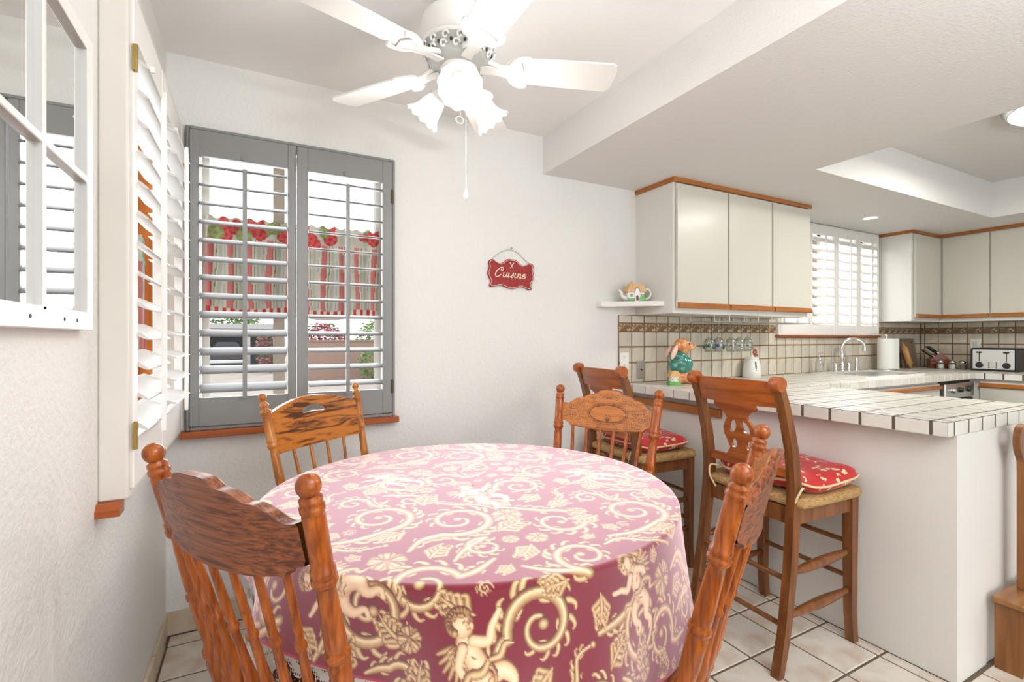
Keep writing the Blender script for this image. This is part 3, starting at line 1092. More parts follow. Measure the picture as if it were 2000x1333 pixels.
def flower(x, y, r, a0=0.0, n=5):
    for k in range(n):
        a = a0 + 2 * math.pi * k / n
        for da in (-.30, .30, 0):
            pat.stroke([(x + r * .2 * math.cos(a), y + r * .2 * math.sin(a)), (x + r * .74 * math.cos(a + da), y + r * .74 * math.sin(a + da))], [r * .14, r * (.30 if da else .26)], CR)
    for k in range(n):
        a = a0 + 2 * math.pi * (k + .5) / n
        pat.stroke([(x + r * .15 * math.cos(a), y + r * .15 * math.sin(a)), (x + r * .62 * math.cos(a), y + r * .62 * math.sin(a))], [r * .02, r * .045, r * .02], ([0, 1], [(.26, .10, .05), (.40, .22, .10)]))
    for k in range(8):
        a = 2 * math.pi * k / 8
        pat.stroke([(x + r * .16 * math.cos(a), y + r * .16 * math.sin(a))], r * .11, CR2)
    pat.stroke([(x, y)], r * .16, CR2)


def cherub(x, y, s, ang, mir=1):
    ca, sa = math.cos(ang), math.sin(ang)
    tr = lambda p: (x + s * (ca * p[0] * mir - sa * p[1]), y + s * (sa * p[0] * mir + ca * p[1]))
    S = lambda pts, r, rp=SKIN: pat.stroke([tr(p) for p in smooth_path(pts, 5)] if len(pts) > 1 else [tr(pts[0])], [q * s for q in r] if isinstance(r, list) else r * s, rp)
    LINE = ([0, 1], [(.24, .09, .04), (.40, .20, .10)])
    for row, (ln, nf) in enumerate(((1.0, 7), (.62, 6))):        # feathered wing, two tiers
        for k in range(nf):
            a = R(150) + k * R(15)
            S([(-.02, .14), (-.02 + .20 * ln * math.cos(a), .14 + .20 * ln * math.sin(a)), (-.02 + .40 * ln * math.cos(a + .18), .14 + .40 * ln * math.sin(a + .18))], [.03, .055, .02], CR2 if row == 0 else CR)
    S([(.14, -.24), (.32, -.26), (.42, -.42), (.36, -.60), (.44, -.66)], [.125, .12, .085, .05, .045])   # far leg
    S([(.0, .24), (.02, .08), (.06, -.12), (.08, -.24)], [.13, .145, .155, .165])                     # torso, round belly
    S([(.05, -.26), (.0, -.46), (.12, -.64), (.06, -.82), (.15, -.88)], [.145, .13, .09, .055, .045])  # near leg
    S([(.09, .20), (.26, .12), (.36, .24), (.46, .32), (.50, .36)], [.075, .065, .052, .04, .035])     # raised arm
    S([(-.07, .18), (-.20, .02), (-.14, -.14), (-.04, -.18)], [.075, .065, .05, .04])
    S([(.20, -.06), (.06, -.16), (-.12, -.12), (-.26, -.26), (-.20, -.38), (-.34, -.44)], [.03, .06, .065, .06, .05, .015], CR)   # drapery
    S([(.20, -.08), (.34, -.10), (.44, -.02), (.54, -.06)], [.03, .055, .045, .012], CR)
    S([(-.10, -.14), (-.24, -.28)], .012, LINE)
    S([(.0, .05), (.03, .01)], .012, LINE)
    S([(.07, -.30), (.13, -.26), (.20, -.27)], .011, LINE)
    S([(.03, .42)], .155)                                                                            # head
    S([(.12, .36)], .05)
    for k in range(12):                                                                              # curls
        a = .5 + k * .30
        S([(.02 + .135 * math.cos(a), .45 + .13 * math.sin(a))], .052, CR2)
    for k in range(6):
        S([(-.03 + .022 * k, .535 - .012 * abs(k - 2))], .034, CR2)
    S([(.055, .425), (.085, .428)], .012, LINE)
    S([(.135, .430), (.155, .424)], .011, LINE)
    S([(.105, .41), (.125, .385), (.108, .375)], .009, LINE)
    S([(.075, .338), (.115, .338)], .011, ([0, 1], [(.42, .12, .07), (.5, .2, .1)]))


spiral(.100, .105, .078, 1.55, R(250), 1, .0115, .0055, [(.01, -.05), (.03, .0)])
spiral(.330, .080, .066, 1.45, R(110), -1, .0105, .005, [(.19, .185), (.26, .165)])
spiral(.520, .130, .072, 1.5, R(-60), 1, .011, .0055, [(.42, -.01), (.49, .01)])
spiral(.265, .345, .062, 1.45, R(200), -1, .0105, .005, [(.16, .25), (.185, .31)])
spiral(.050, .420, .058, 1.4, R(20), 1, .010, .005, [(.175, .505), (.14, .46)])
spiral(.545, .395, .062, 1.45, R(160), 1, .0105, .005, [(.40, .35), (.45, .385)])
spiral(.345, .505, .052, 1.4, R(270), -1, .0095, .0045, [(.225, .47), (.275, .45)])
spiral(.160, .560, .036, 1.2, R(90), 1, .008, .004, [(.10, .50), (.12, .55)])
spiral(.435, .235, .034, 1.2, R(0), 1, .008, .004, [(.52, .255), (.50, .215)])
spiral(.575, .250, .034, 1.2, R(120), -1, .008, .004, [(.50, .29), (.53, .29)])
scroll(smooth_path([(.02, .24), (.08, .21), (.15, .20), (.20, .16)], 8), .0075, .0035)
scroll(smooth_path([(.40, .55), (.44, .575), (.50, .56), (.56, .58)], 8), .0075, .0035)
scroll(smooth_path([(.34, .20), (.37, .25), (.36, .30), (.39, .33)], 8), .0070, .0035)
for a in ((.195, .040, R(35), .070, .030), (.420, .105, R(200), .060, .027), (.015, .215, R(80), .070, .030), (.185, .235, R(-60), .055, .025),
          (.455, .305, R(60), .060, .026), (.325, .185, R(20), .055, .024), (.130, .365, R(150), .058, .025), (.590, .330, R(120), .055, .024),
          (.435, .500, R(-30), .060, .026), (.250, .555, R(-120), .055, .024), (.585, .040, R(210), .060, .026), (.055, .520, R(60), .055, .024),
          (.385, .410, R(-75), .050, .022), (.300, .425, R(200), .045, .020)):
    leaf(*a)
flower(.215, .130, .038, .2)
flower(.575, .510, .038, .5)
flower(.385, .140, .026, .1)
flower(.010, .330, .026, .4)
cherub(.135, .290, .150, R(25), 1)
cherub(.480, .465, .125, R(70), -1)
# small curls and sprigs in the gaps
fr_ = random.Random(11)
for rad in (.034, .027, .021, .017):
    for _ in range(500):
        gx, gy = fr_.uniform(0, PW), fr_.uniform(0, PH)
        k = int(rad / PW * 800)
        ix = np.arange(int(gx / PW * 800) - k, int(gx / PW * 800) + k + 1, 2) % 800
        iy = np.arange(int(gy / PH * 800) - k, int(gy / PH * 800) + k + 1, 2) % 800
        if np.abs(pat.a[np.ix_(iy, ix)] - np.array(BUR, np.float32)).max() > .004:
            continue
        an = fr_.uniform(0, 6.28)
        if fr_.random() < .55:
            r_ = rad * .72
            pts = [(gx + r_ * (1 - q / 26) * math.cos(an + q * .36), gy + r_ * (1 - q / 26) * math.sin(an + q * .36)) for q in range(24)]
            scroll([(pts[0][0] - rad * .5 * math.sin(an) * -1, pts[0][1] - rad * .5 * math.cos(an))] + pts, rad * .17, rad * .09)
        elif fr_.random() < .35 and rad > .02:
            flower(gx, gy, rad * .95, an)
        else:
            leaf(gx - rad * .9 * math.cos(an), gy - rad * .9 * math.sin(an), an, rad * 1.7, rad * .75)


def drape(name, label, cat, r_top, z_top, drop, folds, amp, nr_top, nr_drop, nth, mtl, holes=None, rnd=.010, seed=1, paint=None, hem=None, drop_th=None):
    rng = np.random.RandomState(seed)
    th = np.linspace(0, 2 * np.pi, nth, endpoint=False)
    f1 = np.zeros(nth)
    for n_, a_ in folds:
        f1 += a_ * np.cos(n_ * th + rng.rand() * 6.28)
    s = np.concatenate([np.linspace(0.004, r_top, nr_top), r_top + np.linspace(0, drop, nr_drop + 1)[1:]])
    Rr = np.empty((len(s), nth))
    Zz = np.empty((len(s), nth))
    dr = np.broadcast_to(drop_th(th) if drop_th is not None else drop, (nth,))
    S2 = np.empty((len(s), nth))
    for i, q in enumerate(s):
        if q <= r_top:
            Rr[i] = S2[i] = q
            Zz[i] = z_top
        else:
            e = (q - r_top) * dr / drop
            arc = rnd * math.pi / 2
            a = np.minimum(e / rnd, math.pi / 2)
            x = np.maximum(e - arc, 0)
            g = x / np.maximum(dr - arc, 1e-6)
            Rr[i] = r_top + rnd * np.sin(a) + .018 * g + amp * f1 * g ** 1.3
            Zz[i] = z_top - rnd * (1 - np.cos(a)) - x * (1 - .03 * g)
            S2[i] = r_top + e
    X = TX + Rr * np.cos(th)
    Y = TY + Rr * np.sin(th)
    nv = len(s) * nth
    co = np.stack([X, Y, Zz], -1).reshape(-1, 3).astype(np.float32)
    i0 = np.arange(len(s) - 1)[:, None] * nth
    j = np.arange(nth)[None, :]
    j2 = (j + 1) % nth
    q = np.stack([i0 + j, i0 + j2, i0 + nth + j2, i0 + nth + j], -1)
    if holes is not None:
        q = q[holes(s[:-1], th)]
    q = q.reshape(-1, 4)
    me = bpy.data.meshes.new(name)
    me.vertices.add(nv)
    me.vertices.foreach_set('co', co.ravel())
    me.loops.add(q.size)
    me.loops.foreach_set('vertex_index', q.ravel().astype(np.int32))
    me.polygons.add(len(q))
    me.polygons.foreach_set('loop_start', np.arange(0, q.size, 4, dtype=np.int32))
    me.polygons.foreach_set('use_smooth', np.ones(len(q), bool))
    me.update(calc_edges=True)
    if paint is not None:
        U = (S2 * np.cos(th + .40)).ravel()
        V = (S2 * np.sin(th + .40)).ravel()
        c = paint.sample(U / 1.12 + 7.335, V / 1.12 + 7.56)
        if hem:
            c = c.reshape(len(s), nth, 3)
            c[s > r_top + drop - .006] = hem
            c = c.reshape(-1, 3)
        set_cols(me, c)
    me.materials.append(mtl)
    o = link(name, me)
    return tag(o, label, cat)


def cloth_mat():
    m = mat('burgundy_print_cloth', (.2, .02, .04), 0.75, spec=0.15, attr='Col', sheen=0.6, bump=(420, .12, .002))
    b = m.node_tree.nodes['Principled BSDF']
    b.inputs['Sheen Roughness'].default_value = 0.30
    b.inputs['Sheen Tint'].default_value = (1.0, .92, .97, 1)
    b.inputs['Coat Weight'].default_value = 0.0
    b.inputs['Coat Roughness'].default_value = 0.5
    b.inputs['Coat IOR'].default_value = 1.4
    nt = m.node_tree                       # second sheen lobe, added to imitate washed-out window glare on the top
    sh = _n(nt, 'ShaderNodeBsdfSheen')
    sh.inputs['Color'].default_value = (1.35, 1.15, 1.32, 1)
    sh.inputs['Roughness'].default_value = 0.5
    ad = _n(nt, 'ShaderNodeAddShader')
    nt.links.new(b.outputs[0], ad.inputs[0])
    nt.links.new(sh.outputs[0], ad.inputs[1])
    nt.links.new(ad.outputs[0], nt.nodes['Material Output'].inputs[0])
    return m


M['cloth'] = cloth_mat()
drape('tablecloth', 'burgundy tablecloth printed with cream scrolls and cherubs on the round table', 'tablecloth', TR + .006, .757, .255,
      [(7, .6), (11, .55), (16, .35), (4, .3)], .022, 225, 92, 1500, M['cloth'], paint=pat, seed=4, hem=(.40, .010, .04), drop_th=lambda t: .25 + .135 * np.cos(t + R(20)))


def lace_holes(s, th):
    e = (s - TR)[:, None]
    t = th[None, :]
    fine = np.sin(t * 330 + e * 420) * np.sin(t * 330 - e * 420) > .22
    fan = np.sin(e * 2 * np.pi / .060 + 1.1 * np.cos(t * 60))
    spokes = np.abs(np.sin(t * 150)) < .35
    open_ = (fine & (fan < .55)) | ((fan < -.35) & ~spokes)
    solid = ~open_ | (fan > .80) | (e < .06) | (e > .318)
    return solid


drape('lace_tablecloth', 'white crochet lace undercloth showing below the burgundy hem', 'tablecloth', TR + .001, .7535, .328,
      [(7, .6), (11, .55), (16, .35), (4, .3)], .018, 3, 150, 2600, M['lace'], holes=lace_holes, seed=4, rnd=.005)

# ================================================================== DINING CHAIRS
LEAN, SPLAY = 0.24, 0.06


def turned(mb, top, bot, prof, seg=16):
    """prof: (z, r) with z the height; mapped onto the line bot-top"""
    top, bot = Vector(top), Vector(bot)
    L = (top - bot).length
    z0, z1 = bot.z, top.z
    mb.lathe([((z - z0) / (z1 - z0) * L, r) for z, r in prof], bot, top, seg)


def ballprof(zc, r, n=8, start=-.75):
    return [(zc + r * math.sin(a), r * math.cos(a)) for a in np.linspace(math.asin(start), math.pi / 2 - .02, n)]


POST = [(.425, .0165), (.45, .017), (.50, .021), (.545, .0225), (.555, .0195), (.562, .0235), (.574, .0235), (.580, .019), (.592, .0165), (.62, .0185), (.655, .0185), (.680, .0195),
        (.686, .0165), (.692, .0215), (.701, .0215), (.706, .0165), (.712, .0185), (.735, .0183), (.80, .0162), (.824, .0145), (.829, .0185), (.834, .0215), (.841, .0215), (.845, .018), (.849, .0205), (.856, .0205), (.860, .0178),
        (.90, .0180), (.948, .0182), (.953, .0165), (.957, .0195), (.964, .0195), (.968, .016), (.971, .0178), (.977, .0178), (.981, .0115)] + ballprof(.997, .0195, 9, -.80)
SPIN = [(.425, .009), (.47, .012), (.505, .0135), (.512, .0105), (.520, .0145), (.530, .0145), (.536, .010), (.548, .0125), (.575, .0145), (.60, .0115), (.65, .0082), (.700, .0072), (.705, .0105), (.712, .0105), (.717, .0072), (.76, .0078), (.80, .0072), (.86, .0065)]
LEG = [(0, .013), (.03, .015), (.09, .019), (.10, .023), (.115, .023), (.125, .017), (.16, .021), (.24, .024), (.30, .021), (.315, .025), (.33, .025), (.34, .019), (.42, .017)]
PRESS_BASE = (.48, .175, .045)


def post_xy(w, yt, z, zt, lean=LEAN, splay=SPLAY):
    h = zt - z
    return w / 2 - splay * h, yt + lean * h


def crest_profile(kind):
    tx, top, bx, bot = crest_points(kind)
    a, b = smooth_path(list(zip(tx, top)), 6), smooth_path(list(zip(bx, bot)), 6)
    return [p[0] for p in a], [p[1] for p in a], [p[0] for p in b], [p[1] for p in b]


def crest_points(kind):
    if kind == 'press':
        tx = [0, .10, .22, .30, .40, .50, .58, .68, .78, .86, .93, 1.0]
        top = [.998, .9985, .995, .983, .980, .974, .964, .963, .953, .941, .936, .938]
        bx = [0, .30, .55, .72, .80, .83, .90, 1.0]
        bot = [.832, .833, .837, .843, .843, .852, .860, .866]
    else:
        tx = [0, .2, .4, .6, .8, 1.0]
        top = [.987, .985, .980, .971, .960, .946]
        bx = [0, 1.0]
        bot = [.806, .806]
    return tx, top, bx, bot


def make_chair(kind, w, zt, label):
    t = thing('dining_chair', label, 'chair', group='oak dining chairs around the table')
    yt = -.18 - LEAN * (zt - .44)
    wz, wx = (M['chair_z'], M['chair_x']) if kind == 'press' else (M['plank_z'], M['plank_x'])
    ks = .85 if kind == 'slot' else 1.0
    for sg in (-1, 1):
        x1, y1 = post_xy(w, yt, 1.0165, zt)
        x0, y0 = post_xy(w, yt, .425, zt)
        mb = MB()
        pf = [(z, r * ks) for z, r in POST]
        if kind == 'slot':
            pf = [(z, r) for z, r in pf if z < .94] + [(.944, .0150), (.948, .0185), (.958, .0185), (.962, .011), (.968, .014), (.974, .0165), (.981, .014), (.986, .0085), (.990, .0085)] + ballprof(1.003, .0145, 8, -.7)
        turned(mb, (sg * x1, y1, 1.0165), (sg * x0, y0, .425), pf)
        mb.build('back_post', wz, t)
    tx, top, bx, bot = crest_profile(kind)
    bow = .040 if kind == 'press' else .022
    th = .020 if kind == 'press' else .017

    def yf(x, z):
        xx, yy = post_xy(w, yt, z, zt)
        return yy + .008 - bow * max(0.0, 1 - (x / (w / 2)) ** 2)
    hw = w / 2 - .020
    if kind == 'press':
        nu, nv = 170, 64
        us = np.linspace(-1, 1, nu)
        vs, cols = [], []
        cp = Paint(.40, .18, 900, 405, PRESS_BASE, wrap=False)
        GR = ([0, .5, 1], [(.07, .022, .01), (.13, .045, .02), (.30, .11, .04)])
        HL = ([0, .5, 1], [(.72, .36, .15), (.58, .26, .09), (.50, .20, .065)])
        P2 = lambda x, z: (.2 + x, z - .825)
        for ex, ez, rad in ((.082, .036, .0024), (.090, .043, .0013)):
            cp.stroke([P2(ex * math.cos(a), .902 + ez * math.sin(a)) for a in np.linspace(0, 2 * math.pi, 60)], rad, GR)
        for sgn in (-1, 1):
            for (cx, cz, r0, a0, dr) in ((.125, .915, .018, 2.5, 1), (.150, .890, .016, .5, -1), (.105, .945, .014, 3.4, -1), (.070, .965, .013, .4, 1), (.160, .925, .013, 4.0, 1), (.12, .868, .016, 1.2, 1), (.085, .853, .012, 5.0, -1), (.040, .848, .011, 2.0, 1), (.035, .968, .012, 3, -1), (.178, .900, .012, 2.2, 1)):
                pts = [P2(sgn * (cx + r0 * (1 - k / 26) * math.cos(a0 + dr * k * .42)), cz + r0 * (1 - k / 26) * math.sin(a0 + dr * k * .42)) for k in range(26)]
                cp.stroke(pts, .0030, HL)
                cp.stroke(pts, .0013, GR)
            for k in range(9):
                cx, cz = .105 + .085 * (k / 8), .955 - .085 * (k / 8)
                a = -.6 + .8 * (k % 3)
                cp.stroke([P2(sgn * cx, cz), P2(sgn * (cx + .016 * math.cos(a)), cz + .016 * math.sin(a))], [.0006, .002, .0006], GR)
        for k in range(9):
            a = math.pi * k / 8
            cp.stroke([P2(.004 * math.cos(a), .964 + .003 * math.sin(a)), P2(.024 * math.cos(a), .966 + .026 * math.sin(a))], [.0006, .0018, .0012], GR)
        for k in range(7):
            a = math.pi * (k - 3) / 9 + math.pi / 2
            cp.stroke([P2(0, .866), P2(.020 * math.cos(a), .872 + .030 * math.sin(a))], [.0016, .0022, .0006], GR)
        for k in range(26):
            x = -.125 + .25 * k / 25
            cp.stroke([P2(x, .840)], .0022, GR)
        for i, u in enumerate(us):
            zt_, zb_ = interp(abs(u), tx, top), interp(abs(u), bx, bot)
            for j in range(nv):
                v = j / (nv - 1)
                z = zb_ + (zt_ - zb_) * v
                x = u * hw
                rnd = .004 * (max(0, abs(v - .5) * 2 - .92) / .08) ** 2
                vs.append((x, yf(x, z) - rnd, z))
        arr = np.array(vs)
        cf = cp.sample(arr[:, 0] + .2, arr[:, 2] - .825)
        arr[:, 1] -= np.clip((.30 - cf[:, 0]) / .25, 0, 1) * .0012
        back = [(x, y - th + 2 * 0.002 * 0, z) for (x, y, z) in vs]
        n = nu * nv
        idx = lambda i, j: i * nv + j
        fs = []
        for i in range(nu - 1):
            for j in range(nv - 1):
                fs.append((idx(i, j), idx(i + 1, j), idx(i + 1, j + 1), idx(i, j + 1)))
        # coarse back face and rim
        bv, bi = [], {}
        mb = MB()
        mb.add([tuple(p) for p in arr], fs, True)
        mb2 = MB()
        rows = [0, 8, 16, 24, 32, 40, 48, 56, nv - 1]
        b_v = [back[idx(i, j)] for i in range(nu) for j in rows]
        nb = len(rows)
        b_f = [(i * nb + j, i * nb + j + 1, (i + 1) * nb + j + 1, (i + 1) * nb + j) for i in range(nu - 1) for j in range(nb - 1)]
        f_top = [tuple(arr[idx(i, nv - 1)]) for i in range(nu)]
        f_bot = [tuple(arr[idx(i, 0)]) for i in range(nu)]
        mb2.add(b_v, b_f, True)
        for edge, jj in ((f_top, nb - 1), (f_bot, 0)):
            o = edge + [b_v[i * nb + jj] for i in range(nu)]
            mb2.add(o, [(i, i + 1, nu + i + 1, nu + i) for i in range(nu - 1)], True)
        me = mb.mesh('pressed_face')
        set_cols(me, cf)
        me.materials.append(M['press_x'])
        cr = mb2.build('crest_rail', wx, t)
        link('pressed_face', me, cr, label='carved front with pressed scrolls around an oval')
    else:
        rows_ = []
        N = 60
        mb = MB()
        # column-wise solid: swap axes through rows() on (u -> z role)
        cols_ = []
        for i in range(N + 1):
            u = -1 + 2 * i / N
            zt_, zb_ = interp(abs(u), tx, top), interp(abs(u), bx, bot)
            hx = u / .30
            if abs(hx) < 1:
                hh = .0125 * math.sqrt(max(0, 1 - hx ** 4))
                mid = .930 + .010 * (1 - hx * hx)
                cols_.append((u * hw, [zb_, mid - hh, mid + hh, zt_]))
            else:
                mid = .930
                cols_.append((u * hw, [zb_, mid, mid, zt_]))
        vs, fs = [], []
        for x, bs in cols_:
            for z in bs:
                y = yf(x, z)
                vs += [(x, y, z), (x, y - th, z)]
        for i in range(N):
            for j in range(4):
                a, b = i * 8 + 2 * j, (i + 1) * 8 + 2 * j
                hole = abs(vs[i * 8 + 2][2] - vs[i * 8 + 4][2]) > 1e-6 or abs(vs[(i + 1) * 8 + 2][2] - vs[(i + 1) * 8 + 4][2]) > 1e-6
                if j in (0, 3) or hole:
                    fs.append((a, a + 1, b + 1, b))
                if j in (0, 2):
                    fs.append((a, b, b + 2, a + 2))
                    fs.append((a + 1, a + 3, b + 3, b + 1))
        mb.add(vs, fs)
        mb.build('crest_rail', wx, t)
    ns = 6 if kind == 'press' else 4
    for k in range(ns):
        u = -1 + 2 * (k + 1) / (ns + 1) if kind == 'slot' else (-.76 + 1.52 * k / 5)
        zb_ = interp(abs(u), bx, bot) + .006
        x1 = u * hw
        y1 = yf(x1, zb_) - th / 2
        x0, y0 = u * .150, -.185 - .012 * (1 - u * u)
        mb = MB()
        sc = (zb_ - .425) / (.86 - .425)
        turned(mb, (x1, y1, zb_), (x0, y0, .425), [(.425 + (z - .425) * sc, r * (1 if kind == 'press' else .85)) for z, r in SPIN], 12)
        mb.build('spindle', wz, t)
    # seat: rounded shape with dished top
    so = []
    for k in range(40):
        a = 2 * math.pi * k / 40
        ex = .212 if math.sin(a) > 0 else .195
        so.append((ex * math.copysign(abs(math.cos(a)) ** .55, math.cos(a)), .212 * math.copysign(abs(math.sin(a)) ** .55, math.sin(a))))
    MB().prism([so], .405, .438, axis='z').build('seat', M['chair_x'] if kind == 'press' else M['plank_x'], t)
    for sx in (-1, 1):
        for y0_, y1_ in ((-.15, -.235), (.15, .20)):
            mb = MB()
            turned(mb, (sx * .150, y0_, .41), (sx * .200, y1_, .0), LEG, 14)
            mb.build('leg', wz, t)
        MB().rod((sx * .178, -.20, .18), (sx * .178, .178, .18), .011, 10).build('stretcher', wz, t)
    for yy, zz in ((.172, .24), (.0, .18)):
        MB().rod((-.172, yy, zz), (.172, yy, zz), .011, 10).build('stretcher', wz, t)
    return t, yt


def place(t, mid, fwd, yt, zs):
    a = math.atan2(fwd[1], fwd[0]) - math.pi / 2
    t.rotation_euler = (0, 0, a)
    t.location = (mid[0] - yt * fwd[0], mid[1] - yt * fwd[1], 0)
    t.scale = (1, 1, zs)


chA, ytA = make_chair('press', .440, .997, 'pressed-oak dining chair whose back faces away, near the framed mirror')
chC = copy_tree(chA)
chC['label'] = 'pressed-oak dining chair facing forward between the table and the far bar stool'
chD = copy_tree(chA)
chD['label'] = 'pressed-oak dining chair seen edge-on at the right of the table'
chB, ytB = make_chair('slot', .458, 1.003, 'bold-grained oak chair with a hand slot, in front of the grey shutters')
place(chA, (.276, -1.446), (.828, .561), ytA, 1.003)
place(chC, (1.640, -.797), (-.872, -.489), ytA, .999)
place(chD, (1.262, -1.753), (-.514, .858), ytA, .991)
place(chB, (.529, -.375), (.61, -.792), ytB, 1.012)

# ================================================================== BAR STOOLS
def make_stool(label):
    t = thing('bar_stool', label, 'bar stool', group='carved bar stools at the peninsula')
    wz, wx = M['stool_z'], M['stool_x']

    def bp(z):     # back post centre line (x, y) at height z
        return interp(z, [0, .62, 1.06], [.205, .196, .194]), interp(z, [0, .15, .35, .55, .66, .80, .95, 1.05], [-.282, -.240, -.205, -.182, -.172, -.186, -.224, -.262])
    for sg in (-1, 1):
        zs_ = [0, .08, .16, .26, .36, .46, .56, .62, .68, .75, .82, .89, .96, 1.035]
        vs, fs = [], []
        for z in zs_:
            x, y = bp(z)
            hx, hy = .0165, interp(z, [0, .3, .62, 1.02], [.015, .019, .021, .016])
            vs += [(sg * x - hx, y - hy, z), (sg * x + hx, y - hy, z), (sg * x + hx, y + hy, z), (sg * x - hx, y + hy, z)]
        for i in range(len(zs_) - 1):
            for k in range(4):
                fs.append((i * 4 + k, i * 4 + (k + 1) % 4, i * 4 + 4 + (k + 1) % 4, i * 4 + 4 + k))
        fs += [(3, 2, 1, 0), tuple(len(vs) - 4 + k for k in range(4))]
        po = MB().add(vs, fs).build('back_post', wz, t)
        x, y = bp(1.045)
        MB().lathe([(0, .026), (.003, .0285), (.037, .0285), (.040, .026)], (sg * x - .020, y - .006, 1.054), (sg * x + 1, y - .006, 1.054), 20).build('scroll_end', wx, po)
        # front leg with a flared foot
        lv, lf = [], []
        lz = [0, .04, .12, .25, .45, .590]
        for z in lz:
            h = interp(z, [0, .1, .625], [.0165, .0165, .021])
            y = interp(z, [0, .12, .3], [.188, .176, .176])
            xx = sg * .195
            lv += [(xx - h, y - h, z), (xx + h, y - h, z), (xx + h, y + h, z), (xx - h, y + h, z)]
        for i in range(len(lz) - 1):
            for k in range(4):
                lf.append((i * 4 + k, i * 4 + (k + 1) % 4, i * 4 + 4 + (k + 1) % 4, i * 4 + 4 + k))
        lf += [(3, 2, 1, 0), tuple(len(lv) - 4 + k for k in range(4))]
        MB().add(lv, lf).build('front_leg', wz, t)
        for z0 in (.20, .355):
            ya = bp(z0)[1]
            p0, p1 = Vector((sg * .200, ya, z0)), Vector((sg * .195, .176, z0 + .012))
            pts = [p0.lerp(p1, k / 8) for k in range(9)]
            MB().tube(pts, [.010, .013, .017, .019, .020, .019, .017, .013, .010], 10).build('side_stretcher', wz, t)
        MB().box(sg * .195 - .011, sg * .195 + .011, -.165, .170, .530, .588).build('seat_rail', wz, t)
    for z0 in (.26, .40):
        MB().rod((-.198, .176, z0), (.198, .176, z0), .010, 10).build('front_stretcher', wz, t)
    for z0 in (.17, .33):
        MB().rod((-.198, bp(z0)[1], z0), (.198, bp(z0)[1], z0), .010, 10).build('back_stretcher', wz, t)
    for yy in (-.172, .176):
        MB().box(-.19, .19, yy - .010, yy + .010, .525, .588).build('seat_rail', wz, t)
    # crest rail, curved
    mb = MB()
    N = 24
    vs, fs = [], []
    for i in range(N + 1):
        x = -.182 + .364 * i / N
        u = x / .182
        for z in (.965, 1.060):
            y = bp(z)[1] - .022 * (1 - u * u)
            zz = z + (.004 * (1 - u * u) if z > 1 else -.006 * (1 - abs(u)))
            vs += [(x, y + .011, zz), (x, y - .011, zz)]
    for i in range(N):
        a, b = i * 4, (i + 1) * 4
        fs += [(a, b, b + 2, a + 2), (a + 3, b + 3, b + 1, a + 1), (a + 2, b + 2, b + 3, a + 3), (a, a + 1, b + 1, b)]
    fs += [(0, 2, 3, 1), (N * 4, N * 4 + 1, N * 4 + 3, N * 4 + 2)]
    mb.add(vs, fs)
    mb.build('crest_rail', wx, t)
    # lower back rail
    MB().box(-.178, .178, bp(.715)[1] - .010, bp(.715)[1] + .010, .698, .732, ch=.003).build('lower_rail', wx, t)
    # pierced splat: rows of z with symmetric break points
    zz = np.linspace(.728, .972, 70)
    rows_ = []
    for z in zz:
        xo = interp(z, [.728, .738, .752, .770, .795, .825, .855, .880, .900, .915, .928, .938, .950, .972], [.070, .078, .068, .056, .066, .078, .076, .062, .048, .050, .064, .090, .098, .088])
        # holes: two rounded eyes low, two leaf-shaped openings high
        h = []
        for (c0, c1, xa, xb) in ((.772, .812, .020, .050), (.838, .892, .012, .048)):
            if c0 < z < c1:
                q = math.sqrt(max(0, 1 - ((z - (c0 + c1) / 2) / ((c1 - c0) / 2)) ** 2))
                xm = (xa + xb) / 2 - (.008 * (z - (c0 + c1) / 2) / ((c1 - c0) / 2) if c0 > .83 else 0)
                hw_ = (xb - xa) / 2 * q
                h = [xm - hw_, min(xm + hw_, xo - .010)]
        if not h:
            h = [.03, .03]
        rows_.append((float(z), [-xo, -h[1], -h[0], h[0], h[1], xo]))
    mb = MB()
    mb.rows(rows_, lambda x, z: bp(z)[1] - .004 - .016 * (1 if z > .90 else .6), .014)
    mb.build('pierced_splat', wx, t, label='carved splat with pierced openings')
    # rush seat: rolled edges
    rs = MB()
    n = 48
    lay = [(.0, .587, .004), (.0, .590, .0), (.0, .597, -.010), (.0, .612, -.013), (.0, .625, -.008), (.0, .629, .004), (.0, .628, .06)]
    vs, fs = [], []
    for _, z, ins in lay:
        for k in range(n):
            a = 2 * math.pi * k / n
            cx = math.copysign(abs(math.cos(a)) ** .18, math.cos(a))
            cy = math.copysign(abs(math.sin(a)) ** .18, math.sin(a))
            vs.append((cx * (.226 - ins), .012 + cy * (.188 - ins), z + (.0018 if k % 2 else 0)))
    for i in range(len(lay) - 1):
        for k in range(n):
            fs.append((i * n + k, i * n + (k + 1) % n, (i + 1) * n + (k + 1) % n, (i + 1) * n + k))
    fs += [tuple(reversed(range(n))), tuple((len(lay) - 1) * n + k for k in range(n))]
    rs.add(vs, fs, True)
    rs.build('rush_seat', M['rush'], t)
    return t


